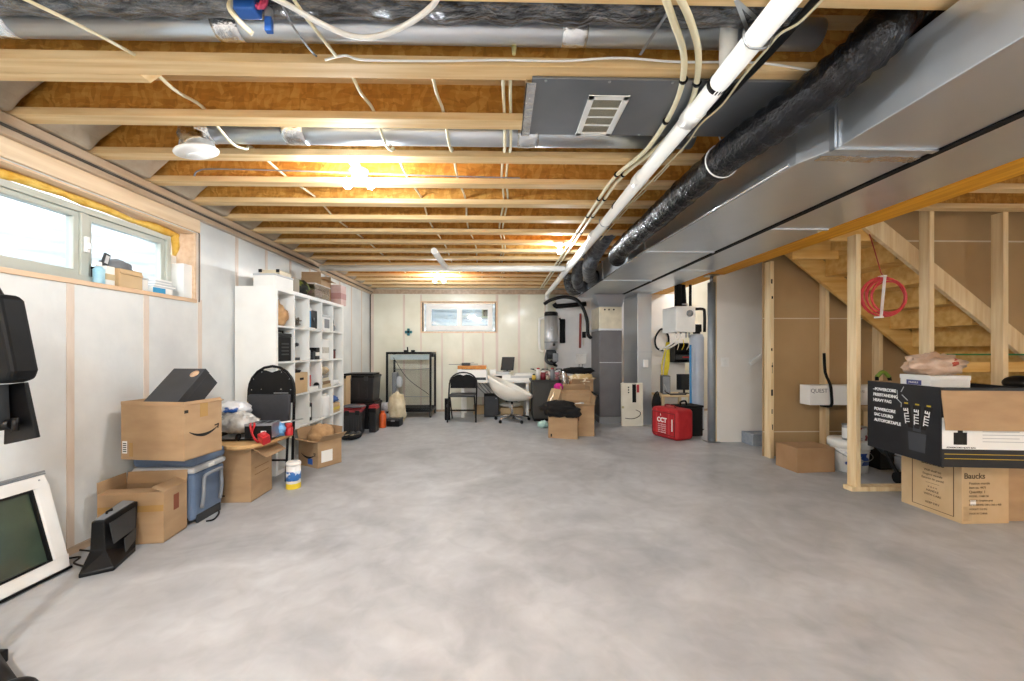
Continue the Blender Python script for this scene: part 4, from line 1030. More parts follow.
# row 4
o = small_box('picture_frame', 'black frame with white mat standing in the fourth row', 'picture frame', cell(4, 3) + Vector((.06, -.06, 0)), (.04, .15, .2), BLACK); MB().box((.02, -.045, .04), (.0225, .045, .16)).build('mat_board', WHITE, o)
o = thing('white_canister', 'large white cylinder standing in the fourth row', 'canister', cell(4, 4) + Vector((.03, 0, 0)))
MB().lathe([(0, 0), (.11, 0), (.115, .01), (.115, .23), (.1, .25), (0, .252)], n=24).build('body', WHITEP, o); MB().lathe([(.08, .252), (.082, .268), (0, .27)], n=20).build('cap', WHITE, o)
small_box('tan_carton', 'small tan carton in the last fourth row cell', 'box', cell(4, 5) + Vector((.05, -.03, 0)), (.15, .2, .12), CARD2, None, band=M('yellow_label', '#d8c055', rough=.6))
tag(MB().blob(cell(4, 5) + Vector((.05, .0, .165)), (.07, .1, .045), 19, .3).build('blue_cloth', M('blue_cloth', '#33508a', '#5272ac', 12, rough=.9)), 'blue cloth heaped on the small tan carton in the shelf', 'cloth')
# row 5
small_box('brown_carton', 'brown carton in the bottom row of the shelf', 'box', cell(5, 3) + Vector((.0, .02, 0)), (.22, .26, .22), CARD, None)
small_box('tan_case', 'tan carton in the last bottom cell of the shelf', 'box', cell(5, 4) + Vector((.0, 0, 0)), (.2, .24, .2), CARD2, None)
# ---- on top of the shelf
o = small_box('white_box', 'white carton on the near end of the shelf top', 'box', Vector((-2.27, SY0 + .19, SZ)), (.22, .3, .13), WHITE, LGREY, R(-4))
o = small_box('beige_case', 'beige case with black clips on top of the white carton', 'case', Vector((-2.27, SY0 + .22, SZ + .132)), (.2, .22, .045), M('beige_plastic', '#d8cdb0', '#e2d8be', 9, rough=.5), M('beige_lid', '#e4dcc4', rough=.5))
for s in (-1, 1): MB().box((s * .085 - .015, -.122, .02), (s * .085 + .015, -.112, .05)).build('clip', BLACK, o)
small_box('grey_box', 'grey carton behind the white carton on the shelf top', 'box', Vector((-2.3, SY0 + .46, SZ)), (.24, .12, .16), M('warm_grey_card', '#aaa598', rough=.8), None)
tag(MB().blob(Vector((-2.27, SY0 + .66, SZ + .075)), (.12, .12, .1), 23, .3, 2.4, flat=-.074).build('green_bag', M('green_black_cloth', '#7f8a35', '#1a1c14', 7, lo=.47, hi=.53, rough=.7, bump=.5)), 'green and black bag on the shelf top beside the clear bin', 'bag')
cb = thing('clear_bin', 'clear plastic bin with pinkish contents on the shelf top', 'bin', (-2.27, SY0 + .97, SZ))
b = MB().box((-.14, -.2, 0), (.14, .2, .005)).box((-.14, -.2, .005), (-.136, .2, .15)).box((.136, -.2, .005), (.14, .2, .15)).box((-.136, -.2, .005), (.136, -.196, .15)).box((-.136, .196, .005), (.136, .2, .15))
b.build('bin_body', CLEARP, cb)
MB().box((-.15, -.21, .148), (.15, .21, .162)).build('bin_lid', M('frosted_lid', '#cfc8c2', rough=.3), cb, .005)
MB().blob((0, 0, .065), (.12, .17, .06), 6, .2, flat=-.058).build('contents', M('pinkish_cloth', '#b58f84', '#d0b0a6', 9, rough=.9), cb)
carton('brown carton at the back of the shelf top', Vector((-2.39, SY0 + 1.39, SZ)), R(3), .24, .34, .3, dict(front=88, right=190, back=88), ratio=.3)
o = small_box('pink_carton', 'pinkish printed carton hanging over the far end of the shelf top', 'box', Vector((-2.24, SY0 + 1.68, SZ)), (.17, .18, .27), M('pink_card', '#c9a9a4', '#d9bfba', 9, rough=.8), None, band=M('pink_print', '#b98d88', rough=.8))

# ---- on the window sill
def sill(px, py, off=-.06): return Vector((XL + off, PX(px, py, XL + off).y, WZ0))
carton('small brown carton on the left window sill', sill(123, 288), R(86), .16, .12, .125, dict(front=250, back=100), CARD2, ratio=.3)
tag(MB().blob(sill(116, 280, -.1) + Vector((0, 0, .15)), (.06, .1, .05), 33, .3).build('grey_cloth', M('grey_cloth', '#6b6f73', '#85898d', 12, rough=.9)), 'grey cloth poking out of the small brown sill carton', 'cloth')
o = thing('squeeze_bottle', 'light blue bottle on the window sill', 'bottle', sill(99, 281, -.07))
MB().lathe([(0, 0), (.028, 0), (.03, .01), (.03, .1), (.015, .12), (0, .12)], n=16).build('bottle_body', M('light_blue_plastic', '#8fc7de', '#b9dde9', 8, rough=.3), o); MB().lathe([(.016, .12), (.014, .15), (0, .152)], n=12).build('cap', WHITEP, o)
o = small_box('tissue_box', 'white printed packet standing beside the light blue sill bottle', 'packet', sill(107, 283, -.06), (.05, .06, .13), WHITE, None, band=M('beige_print', '#cdbb95', rough=.7))
o = thing('black_clamp', 'thin dark tool leaning in the sill packet', 'tool', sill(104, 275, -.07) + Vector((0, 0, .13)), rot=(R(-15), 0, 0)); MB().box((-.008, -.02, 0), (.008, .02, .09)).build('tool_body', DGREY, o, .004); MB().box((-.003, -.012, .02), (.0085, .012, .075)).build('tool_slot', LGREY, o)
small_box('small_bottle', 'small dark bottle top between the sill bottles', 'bottle', sill(95, 279, -.12), (.04, .05, .12), DGREY, BLACK)
o = small_box('blue_white_box', 'white and blue flat carton on the window sill', 'box', sill(157, 291, -.05), (.09, .18, .045), WHITE, None); MB().box((.046, -.09, 0), (.0475, .02, .04)).build('blue_panel', M('sky_blue_print', '#3a9ccb', rough=.5), o)
small_box('white_flat_box', 'white flat carton lying on the blue and white one', 'box', sill(159, 291, -.06) + Vector((0, .0, .046)), (.1, .19, .03), LGREY, None, band=WHITE)
small_box('white_flat_box', 'white carton topmost on the sill beside the tall box', 'box', sill(158, 291, -.07) + Vector((0, .0, .077)), (.09, .15, .035), WHITE, None, band=LGREY)
small_box('white_packet', 'small white packet right of the small brown sill carton', 'packet', sill(142, 290, -.05), (.05, .05, .1), WHITE, LGREY)
c = carton('tall white box with brown inside standing open on the far end of the sill', sill(182, 292, -.085), R(88), .12, .13, .28, dict(right=160, back=90), WHITE, ratio=.6)
# ---- wall fixtures
o = thing('wall_cross', 'small teal cross shaped light stuck on the back wall', 'wall light', P(408.5, 332, YB - .03))
for dx, dz in ((0, .045), (0, -.045), (-.045, 0), (.045, 0)): MB().box((dx - .025, -.02, dz - .025), (dx + .025, .02, dz + .025)).build('cross_arm', M('teal_plastic', '#23656e', '#2b7680', 9, rough=.4), o, .01)
MB().box((-.02, -.022, -.02), (.02, .02, .02)).build('cross_centre', BLACK, o, .004)
# ================================================================== BACK OF THE ROOM
def ground(p): return Vector((p[0], p[1], 0))
# ---- stacked black totes with strap-on lids
TOTE = M('tote_black', '#17181a', '#1f2023', 7, rough=.4)
def tote(label, loc, rz, w, d, h, lid, base_z=0, group=None, latch=None):
    t = thing('storage_tote', label, 'storage bin', (loc[0], loc[1], base_z), rz, group); x, y, k = w / 2, d / 2, .88
    b = MB().add([(-x*k,-y*k,0),(x*k,-y*k,0),(x*k,y*k,0),(-x*k,y*k,0),(-x*.96,-y*.96,h*.86),(x*.96,-y*.96,h*.86),(x*.96,y*.96,h*.86),(-x*.96,y*.96,h*.86)], [(0,3,2,1),(4,5,6,7),(0,1,5,4),(1,2,6,5),(2,3,7,6),(3,0,4,7)])
    b.build('tote_body', TOTE, t, .012)
    for s in (-.5, 0, .5): MB().box((s * x - .015, -y * .955, h * .1), (s * x + .015, -y * .9 , h * .8)).build('rib', TOTE, t, .004)
    MB().box((-x, -y, h * .84), (x, y, h * .93)).box((-x * .9, -y * .9, h * .93), (x * .9, y * .9, h)).build('tote_lid', lid, t, .01)
    for s in (-1, 1): MB().box((s * x * .5 - .03, -y - .012, h * .74), (s * x * .5 + .03, -y + .004, h * .9)).build('latch', latch or MGREY, t, .004)
    return t
p = P(361, 400, 6.1); p.x -= .05
tote('black tote standing on the floor behind the red lidded tote', (p.x, 6.33), R(2), .5, .42, .43, BLACK, latch=BLACK)
tote('black tote stacked on another black tote by the left wall', (p.x - .01, 6.33), R(1), .49, .42, .42, BLACK, .431, latch=DGREY)
l, c, r = F(341.5, 438), F(362.5, 437), F(370, 431)
loc, rz, w, d = fit(l, c, r, 'L')
tote('black tote with dark red lid nearest the shelf unit', (loc.x, loc.y), rz, w, max(d, .3), .41, M('dark_red_lid', '#8a2228', '#962a30', 6, rough=.5), latch=BLACK)
p = P(372, 400, 5.95)
tote('smaller black tote with red lid behind the nearest red lidded tote', (P(374.5, 400, 6.0).x, 5.98), R(0), .11, .2, .40, M('red_lid', '#a3282e', rough=.5), latch=BLACK)
p = P(354, 407, 5.55); o = thing('grey_pouch', 'flat grey pouch lying on the dark red tote lid', 'pouch', (p.x - .02, 5.6, .412)); MB().blob((0, 0, .02), (.16, .1, .022), 3, .2).build('pouch_body', M('grey_fabric', '#55565a', '#6a6b70', 12, rough=.85), o); MB().bar((-.1, -.03, .037), (.1, -.03, .037), .01, .006).build('zip', BLACK, o)
p = F(350, 437); sh_ = None
for k in range(2):
    o = thing('shoe', ['left shoe of the dark pair in front of the dark red tote', 'right shoe of the dark pair in front of the dark red tote'][k], 'shoe', F(346 + k * 6, 440), R(-25))
    MB().blob((0, .05, .035), (.042, .12, .036), 2, .08, flat=-.03).build('sole_and_upper', BLACKM, o); MB().blob((0, .11, .06), (.036, .055, .04), 3, .05).build('ankle', DGREY, o); MB().box((-.02, -.02, .062), (.02, .05, .07)).build('laces', M('pale_lace', '#b8a888', rough=.8), o, .003)
carton('narrow open tan carton against the shelf end by the totes', F(346, 436) + Vector((-.02, .28, .0)) + Vector((-.12, 0, 0)), R(2), .13, .2, .78, dict(right=96, left=95), CARD2, ratio=.4)
p = F(382.5, 427.5); o = thing('orange_bottle', 'orange cylinder bottle standing beside the totes', 'bottle', p); OR = M('orange_plastic', '#d0561f', '#da6428', 6, rough=.4)
MB().lathe([(0, 0), (.052, 0), (.055, .01), (.055, .2), (.03, .235), (0, .235)], n=18).build('bottle_body', OR, o); MB().lathe([(.03, .235), (.032, .26), (0, .262)], n=14).build('cap', OR, o)
loc = F(393, 427); o = thing('black_case', 'small black case on the floor in front of the paper heap', 'case', loc + Vector((0, .12, 0)), R(-4)); MB().box((-.1, -.1, 0), (.1, .1, .09)).build('case_body', BLACK, o, .008); MB().box((-.105, -.105, .09), (.105, .105, .125)).build('case_lid', DGREY, o, .008); MB().box((-.03, -.11, .08), (.03, -.104, .105)).build('latch', MGREY, o)
o = thing('steel_thermos', 'grey bottle standing between the orange bottle and the paper heap', 'bottle', F(387.5, 425)); MB().lathe([(0, 0), (.035, 0), (.037, .15), (.02, .19), (0, .19)], n=16).build('bottle_body', MGREY, o); MB().lathe([(.02, .19), (.02, .22), (0, .22)], n=12).build('cap', BLACK, o)
tag(MB().blob(P(397, 411, 6.6), (.15, .13, .3), 41, .24, 2.2, 24, 16).build('paper_heap', M('cream_paper_heap', '#b9aa86', '#e2d8bd', 7, rough=.8, bump=.7)), 'heap of cream paper and bags at the foot of the back wall', 'paper')
tag(MB().blob(Vector((P(386, 404, 6.95).x, 6.95, .14)), (.12, .1, .16), 43, .3, flat=-.9).build('grey_bag', M('grey_white_bag', '#77777c', '#c8c8cc', 7, rough=.5, bump=.6)), 'grey and white bag on the floor behind the orange bottle', 'bag')

# ---- clear panel cart with black frame
x0, x1, yc = F(386.5, 418).x, F(430, 418).x, 7.2
H = P(400, 352, yc).z
ct = thing('display_cart', 'black framed cart with clear side panels on casters by the back wall', 'cart', ((x0 + x1) / 2, yc, 0)); hw = (x1 - x0) / 2; dd = .5
for sx in (-1, 1):
    for y in (0, dd):
        MB().box((sx * hw - .018, y - .018, .1), (sx * hw + .018, y + .018, H)).build('corner_post', BLACK, ct, .006)
        MB().tube([(sx * hw - .013, y, .045), (sx * hw + .013, y, .045)], .045, 16).box((sx * hw - .02, y - .02, .06), (sx * hw + .02, y + .02, .1)).build('caster', DGREY, ct)
    MB().box((sx * hw - .02, .02, H - .04), (sx * hw + .02, dd - .02, H)).build('side_rail', BLACK, ct)
    MB().box((sx * hw - .02, .02, .1), (sx * hw + .02, dd - .02, .14)).build('side_rail', BLACK, ct)
    MB().box((sx * hw - .003, .03, .14), (sx * hw + .003, dd - .03, H - .04)).build('side_glass', ACRYL, ct)
for y in (0, dd):
    MB().box((-hw, y - .02, H - .04), (hw, y + .02, H)).build('top_rail', BLACK, ct); MB().box((-hw, y - .02, .1), (hw, y + .02, .14)).build('bottom_rail', BLACK, ct)
    MB().box((-hw + .03, y - .003, .14), (hw - .03, y + .003, H - .04)).build('glass_panel', ACRYL, ct)
MB().box((-hw + .02, .02, .12), (hw - .02, dd - .02, .16)).build('base_tray', BLACKM, ct)
MB().box((-hw + .04, .05, H - .14), (hw - .04, dd - .08, H - .05)).build('light_bar', M('pale_blue_panel', '#c9dfe6', '#dfeef2', 6, rough=.35), ct, .008)
MB().tube([(-hw + .1, .05, H - .1), (-.05, .1, .7), (hw - .05, .12, .4)], .006, 6, 6).build('cable', DGREY, ct)
MB().tube([(-hw + .05, .3, .85), (0, .3, .84), (hw - .05, .3, .87)], .005, 6, 4).build('cable', MGREY, ct)
MB().tube([(-hw + .05, .3, .34), (hw - .05, .3, .34)], .006, 6).build('cross_rod', STEEL, ct)
MB().box((-hw + .06, .1, .16), (-hw + .13, .3, .8)).build('inner_column', MGREY, ct, .01); MB().blob((-hw + .16, .2, .62), (.07, .05, .11), 2, .1).build('inner_device', LGREY, ct)
for s in (-.06, .07): MB().box((s - .03, -.01, H), (s + .03, .05, H + .035)).build('top_clamp', BLACK, ct, .006)
MB().tube([(-.02, .02, H), (-.03, .02, H + .09)], .012, 8).build('hook', BLACK, ct)
MB().box((hw + .02, -.03, H - .09), (hw + .06, .03, H - .02)).build('corner_bracket', BLACK, ct, .006)
tube_thing('power_cable', 'dark cable running along the floor from the cart to the chair', 'cable', [F(430, 409) + Vector((0, 0, .02)), F(440, 411) + Vector((0, 0, .012)), F(450, 408) + Vector((0, 0, .01)), F(470, 408) + Vector((0, 0, .01))], .012, DGREY)

# ---- open black folding chair
l, r = F(447, 423.5), F(476, 422.5); cw = (r.x - l.x) / 2; cy = (l.y + r.y) / 2
ch = thing('folding_chair', 'black folding chair standing open in front of the white desk', 'chair', ((l.x + r.x) / 2, cy, 0)); w = cw
zt = P(462, 372.5, cy + .3).z
for s in (-1, 1):
    MB().tube([(s * w, 0, .01), (s * w, .14, .3), (s * w, .26, .6), (s * w * .98, .3, zt - .17)], .013, 8, 3).build('front_leg', BLACK, ch)
    MB().tube([(s * (w - .03), .42, .01), (s * (w - .03), .2, .3), (s * (w - .03), .08, .43)], .012, 8, 3).build('rear_leg', BLACK, ch)
arch = [(-w * .98, .3, zt - .17)] + [(-w * .98 * math.cos(R(a)), .3 + .02 * math.sin(R(a)), zt - .17 + .17 * math.sin(R(a))) for a in range(10, 180, 16)] + [(w * .98, .3, zt - .17)]
MB().tube(arch, .013, 8).build('back_frame', BLACK, ch)
b = [(-w * .93, .285, zt - .27), (w * .93, .285, zt - .27), (w * .93, .29, zt - .17)] + [(w * .93 * math.cos(R(a)), .295, zt - .17 + .15 * math.sin(R(a))) for a in range(12, 72, 12)] + [(.05, .3, zt - .035), (0, .3, zt - .055), (-.05, .3, zt - .035)] + [(-w * .93 * math.cos(R(a)), .295, zt - .17 + .15 * math.sin(R(a))) for a in range(60, 0, -12)] + [(-w * .93, .29, zt - .17)]
MB().prism(b, (0, .02, .0)).build('backrest', BLACKM, ch)
MB().box((-w * .92, .02, .425), (w * .92, .38, .465)).build('seat', M('black_vinyl_seat', '#1d1d20', '#242428', 12, rough=.5), ch, .016, 3)
MB().tube([(-w, .09, .2), (w, .09, .2)], .01, 8).build('crossbar', BLACK, ch); MB().tube([(-w + .03, .31, .16), (w - .03, .31, .16)], .01, 8).build('crossbar', BLACK, ch)
o = thing('black_speaker', 'black slim speaker standing left of the open folding chair', 'speaker', F(448, 421) + Vector((-.03, .15, 0)), R(10)); MB().box((-.045, -.08, 0), (.045, .08, .36)).build('cabinet', BLACKM, o, .006); MB().lathe([(0, .002), (.03, .002), (.028, .0), (0, -.006)], (0, -.08, .25), 16, Matrix.Rotation(R(90), 4, 'X')).build('driver', DGREY, o)

# ---- white desk with printer, monitor and papers
DZ = .66; xa, xb = P(460, 385, 7.2).x, P(530, 385, 7.2).x
dk = thing('desk', 'white desk along the back wall under the small window', 'desk', ((xa + xb) / 2, 7.15, 0)); hx = (xb - xa) / 2
MB().box((-hx, 0, DZ - .035), (hx, .68, DZ)).build('desktop', WHITE, dk, .004)
for sx in (-1, 1):
    for y in (.05, .63): MB().box((sx * (hx - .05) - .025, y - .025, 0), (sx * (hx - .05) + .025, y + .025, DZ - .035)).build('leg', WHITE, dk)
MB().box((-hx + .05, .63, .3), (hx - .05, .65, DZ - .05)).build('back_panel', WHITE, dk)
for k in range(5): MB().tube([(-.36 + k * .06, .1, DZ - .04), (-.3 + k * .07, .14, .52), (-.2 + k * .06, .2, .42)], .007, 6, 5).build('cable', MGREY, dk)
a, b_ = P(459, 378, 7.3).x, P(487, 378, 7.3).x
pr = thing('printer', 'wide white printer with an amber top tray on the desk', 'printer', ((a + b_) / 2, 7.3, DZ)); hx = (b_ - a) / 2
MB().box((-hx, 0, 0), (hx, .42, .19)).build('printer_body', WHITEP, pr, .012)
MB().box((-hx + .02, -.006, .005), (hx - .02, .01, .05)).build('paper_slot', DGREY, pr)
MB().box((-hx - .03, .02, .2), (hx - .02, .4, .26)).build('top_tray', M('amber_plastic', '#b8701f', '#cf8a35', 9, rough=.35), pr, .006)
MB().box((-hx + .04, .1, .185), (hx - .06, .3, .2)).build('tray_support', DGREY, pr)
o = thing('small_drone', 'small dark gadget with arms lying on the amber tray', 'gadget', P(466, 359.5, 7.45)); o.location.z = DZ + .262
MB().box((-.08, -.04, 0), (.08, .04, .05)).build('body', DGREY, o, .01); MB().bar((-.32, 0, .02), (.22, .02, .025), .012, .008).build('long_arm', DGREY, o); MB().bar((-.1, -.05, .03), (.14, .06, .05), .012, .008).build('short_arm', MGREY, o)
o = thing('paper_tray', 'white upright paper support behind the folding chair', 'tray', P(458.5, 375, 7.22)); o.location.z = DZ; MB().box((-.02, 0, 0), (.035, .01, .2)).build('plate', WHITE, o); MB().box((-.02, -.03, 0), (.035, .0, .012)).build('foot', LGREY, o)
a, b_ = P(491, 374, 7.32).x, P(511, 374, 7.32).x
p2 = thing('small_printer', 'small white and dark printer under the black monitor', 'printer', ((a + b_) / 2, 7.32, DZ)); hx = (b_ - a) / 2
MB().box((-hx, 0, 0), (hx, .3, .1)).build('printer_body', WHITEP, p2, .008); MB().box((-hx + .03, -.004, .03), (.02, .005, .08)).build('front_panel', BLACK, p2); MB().box((-hx + .05, .05, .1), (hx - .03, .26, .15)).build('scanner_lid', LGREY, p2, .006)
MB().box((-hx - .02, .0, .1), (-hx + .09, .2, .19)).build('side_feeder', WHITE, p2, .006)
mo = thing('monitor', 'black computer screen standing on the small printer', 'monitor', (P(507.5, 365, 7.4).x, 7.42, DZ + .152), R(-6)); zt = P(507, 357, 7.42).z - DZ - .152
m = MB(); m.prism([(-.13, 0, .02), (.11, 0, .02), (.135, 0, zt), (-.1, 0, zt)], (0, .02, 0)); m.build('screen_frame', BLACK, mo, .003)
MB().prism([(-.12, -.001, .03), (.1, -.001, .03), (.124, -.001, zt - .01), (-.09, -.001, zt - .01)], (0, .002, 0)).build('screen', M('dark_screen', '#0d0e12', rough=.15), mo)
MB().box((-.08, -.04, 0), (.06, .08, .012)).box((-.02, .01, .01), (.01, .03, .04)).build('stand', BLACK, mo)
for k in range(3):
    o = thing('paper_stack', ['lowest white paper stack on the desk behind the white chair', 'middle white paper stack on the desk behind the white chair', 'top white paper stack on the desk behind the white chair'][k], 'paper', (P(519 + k * 2, 374, 7.3).x, 7.38, DZ + .042 * k), R(4 * k - 4)); MB().box((-.22 + .03 * k, -.12, 0), (.22 - .02 * k, .12, .04)).build('sheets', [WHITE, LGREY, WHITEP][k], o); MB().box((-.2 + .03 * k, -.1, .04), (.1, .1, .0415)).build('top_sheet', M('printed_sheet', '#e8e8e6', '#c9c9c9', 30, lo=.55, hi=.7, rough=.7), o)
o = thing('pc_tower', 'black computer tower on the floor under the white desk', 'computer', (F(491.5, 417).x, 7.2, 0), R(3)); MB().box((-.13, -.02, .01), (.13, .4, .39)).build('case', BLACKM, o, .006); MB().box((-.125, -.026, .02), (.125, -.02, .38)).build('front_panel', M('tower_front', '#1f2024', '#26272b', 9, rough=.45), o, .003); MB().lathe([(0, 0), (.012, 0), (.012, .004), (0, .004)], (.08, -.026, .34), 14, Matrix.Rotation(R(90), 4, 'X')).build('power_button', MGREY, o)
carton('low tan carton on the floor under the desk behind the white chair', Vector((P(512, 410, 7.35).x, 7.5, 0)), 0, .42, .3, .14, None, CARD2)
o = carton('small beige carton under the desk beside the computer tower', Vector((P(479, 410, 7.5).x, 7.62, 0)), R(3), .22, .2, .16, None, CARD2)
o = thing('paper_bundle', 'bundle of white sheets lying on the low tan carton', 'paper', (P(510, 405, 7.35).x, 7.48, .142)); MB().blob((0, 0, .05), (.2, .12, .05), 6, .2, flat=-.048).build('sheets', WHITE, o); MB().box((-.02, -.125, .0), (.02, .0, .1)).build('band', LGREY, o)

# ---- white bucket swivel chair
p = F(512, 421); sc = thing('swivel_chair', 'white bucket swivel chair in front of the white desk', 'chair', p, R(-8))
nu, nv = 40, 14; vs = []; fs = []
for i in range(nv + 1):
    for j in range(nu):
        a = 2 * math.pi * j / nu; ca, sa = math.cos(a), math.sin(a)
        rim = .40 + .34 * max(0, .5 - .5 * ca) ** 1.0 ; t = i / nv
        h = .36 + (rim - .36 + .04) * t ** 1.7
        rr = (.05 + .26 * math.sin(min(1, t * 1.15) * math.pi / 2)) * (1.0 + .02 * t)
        back = -.07 * t ** 2 * max(0, -ca)
        vs.append((rr * ca * 1.06 + back, rr * sa * .98, h))
for i in range(nv):
    for j in range(nu):
        j2 = (j + 1) % nu; fs.append((i * nu + j, i * nu + j2, (i + 1) * nu + j2, (i + 1) * nu + j))
fs.append(tuple(range(nu)))
WLEA = M('white_leatherette', '#ebe7dc', '#f2efe6', 6, rough=.4)
MB().add(vs, fs, True).build('bucket_shell', WLEA, sc, solid=.035)
MB().blob((.02, 0, .42), (.23, .22, .05), amp=.03).build('seat_cushion', WLEA, sc)
MB().tube([(0, 0, .08), (0, 0, .36)], .022, 12).build('gas_post', CHROME, sc)
MB().box((-.1, -.08, .335), (.1, .08, .36)).build('seat_plate', BLACK, sc)
for k in range(5):
    a = R(72 * k + 20); e = Vector((.3 * math.cos(a), .3 * math.sin(a), .065))
    MB().tube([(0, 0, .1), e], [.022, .014], 8).build('base_arm', CHROME, sc)
    MB().tube([e + Vector((-.012 * math.sin(a), .012 * math.cos(a), -.038)), e + Vector((.012 * math.sin(a), -.012 * math.cos(a), -.038))], .027, 12).build('caster', BLACK, sc)

# ---- dark workbench with clutter
a, c_ = P(533, 400, 6.75).x, P(561, 400, 6.75).x
wb = thing('work_cabinet', 'dark grey cabinet with a cluttered top left of the carton pile', 'cabinet', ((a + c_) / 2 + .02, 6.75, 0)); hx = (c_ - a) / 2 + .02; Hb = P(550, 380, 6.75).z
MB().box((-hx, 0, .05), (hx, .5, Hb - .03)).build('cabinet_body', M('charcoal_board', '#33322f', '#3b3a37', 6, rough=.6), wb, .003)
MB().box((-hx - .03, -.03, Hb - .03), (hx + .02, .53, Hb)).build('cabinet_top', M('dark_top', '#2a2622', rough=.5), wb, .003)
MB().box((-hx + .01, -.008, .07), (-.0, 0, Hb - .06)).build('door', M('charcoal_door', '#383734', rough=.55), wb, .002); MB().box((.004, -.008, .07), (hx - .01, 0, Hb - .06)).build('door', M('charcoal_door'  , '#383734'), wb, .002)
MB().box((-hx + .02, .02, 0), (hx - .02, .48, .05)).build('plinth', BLACKM, wb)
random.seed(12)
cl = [('jar', 'yellow topped jar on the dark cabinet', '#d8b64a'), ('spray_can', 'white spray can on the dark cabinet', '#e8e6e0'), ('spool', 'dark red spool on the dark cabinet', '#7a1f2a'), ('can', 'beige can on the dark cabinet', '#d9cbb0'), ('tool_tin', 'grey tin on the dark cabinet', '#8d8f92'), ('pink_jar', 'pinkish jar on the dark cabinet', '#c98a92'), ('white_jar', 'white jar at the right end of the dark cabinet', '#efefec')]
for k, (nm, lb, col) in enumerate(cl):
    x = wb.location.x - hx + .02 + k * (2 * hx / 6.5); y = 6.75 + .06 + .05 * (k % 2); o = thing(nm, lb, nm.split('_')[-1], (x, y, Hb)); h = .07 + .05 * ((k * 5) % 3); r = .032 + .006 * (k % 3)
    MB().lathe([(0, 0), (r, 0), (r, h), (r * .8, h + .008), (0, h + .008)], n=14).build('body', M('jar_%d' % k, col, rough=.5), o); MB().lathe([(r * .7, h + .008), (r * .7, h + .03), (0, h + .03)], n=12).build('lid', [DGREY, RED, WHITE][k % 3], o)
tag(MB().blob((wb.location.x + .1, 6.95, Hb + .07), (.22, .14, .07), 51, .4, 3, flat=-.068).build('parts_heap', M('mixed_parts', '#8a5a58', '#d8cfc4', 22, lo=.45, hi=.55, rough=.6, bump=.6)), 'heap of mixed small parts along the back of the dark cabinet', 'clutter')
for k, (px, lb) in enumerate(((538, 'left small black drone with curled arms above the cabinet clutter'), (552, 'middle small black drone above the cabinet clutter'), (566, 'right small black drone above the cabinet clutter'))):
    pp = P(px, 368, 6.98); o = thing('small_drone', lb, 'gadget', (pp.x, 6.98, Hb + .13), group='small drones on the cabinet')
    MB().box((-.04, -.025, 0), (.04, .025, .03)).build('body', BLACK, o, .006); MB().tube([(-.1, 0, .04), (-.03, 0, .02), (.03, 0, .02), (.1, .0, .04)], .006, 6, 3).build('arm', BLACK, o)
    for s in (-1, 1): MB().lathe([(.028, .038), (.034, .04), (.034, .05), (.028, .052)], (s * .1, 0, 0), 14).build('rotor_guard', DGREY, o)
o = thing('clear_bag', 'clear plastic bag hanging at the right end of the dark cabinet', 'bag', P(563.5, 381, 6.7)); MB().blob((0, 0, 0), (.07, .06, .18), 8, .3, 2.4).build('bag_film', TRANSBAG, o)

# ---- central vacuum on its white board
bx0, bx1 = P(556, 340, YB - .02).x, P(596, 340, YB - .02).x
struct(MB().box((bx0, YB - .022, .3), (bx1 + .9, YB - .006, 2.3)).build('trim_90', M('white_backing_board', '#e6e7e8', '#eeeeee', 4, rough=.6)))
p = P(551, 340, 7.62); zt, zl = P(551, 312, 7.62).z, P(551, 350, 7.62).z
cv = thing('central_vacuum', 'tall silver central vacuum canister on the back wall', 'vacuum', (p.x, 7.62, zl)); hh = zt - zl; r = .125
MB().lathe([(0, .0), (r * .8, 0), (r, .02), (r, .2), (r * 1.01, .205), (r * 1.01, .225), (r, .23), (r, hh - .08), (0, hh - .08)], n=28).build('silver_canister', BRUSHED, cv)
MB().lathe([(r * 1.02, hh - .08), (r * 1.04, hh - .03), (r * .92, hh), (0, hh + .005)], n=28).build('black_cap', BLACK, cv)
MB().lathe([(r * 1.02, .14), (r * 1.03, .15), (r * 1.02, .16)], n=28).build('band', MGREY, cv)
MB().box((-.02, -r - .004, hh * .52), (.03, -r + .01, hh * .6)).build('badge', LGREY, cv, .002)
text_mesh('badge_letter', 'D', .05, INK, cv, (.005, -r - .006, hh * .56), FRONT)
MB().lathe([(0, 0), (.028, 0), (.028, .01), (0, .012)], (.04, -r + .012, .1), 16, Matrix.Rotation(R(90), 4, 'X')).build('dial', BLACK, cv)
MB().lathe([(r * .7, 0), (r * .85, -.06), (r * .8, -.17), (0, -.17)], n=20).build('motor_housing', DGREY, cv)
MB().box((.02, -.12, -.22), (.12, .0, -.06)).build('motor_box', MGREY, cv, .01); MB().tube([(-.08, -.05, -.05), (-.1, -.08, -.2), (0, -.1, -.26), (.08, -.06, -.22)], .03, 10, 4).build('intake_elbow', DGREY, cv)
MB().tube([(-.02, -.09, -.2), (.04, -.1, -.27), (.1, -.05, -.3)], .025, 10, 4).build('hose_stub', BLACK, cv)
p = P(562.5, 331, 7.82); o = thing('vacuum_filter', 'narrow black muffler beside the silver canister', 'filter', (p.x, 7.825, P(562, 343, 7.82).z)); h = P(562, 319, 7.82).z - o.location.z
MB().lathe([(0, 0), (.05, .0), (.055, .02), (.055, h - .02), (.045, h), (0, h)], n=18).build('filter_body', BLACKM, o); MB().tube([(-.03, 0, h - .04), (-.06, 0, h + .02)], .02, 8).build('inlet', BLACK, o)
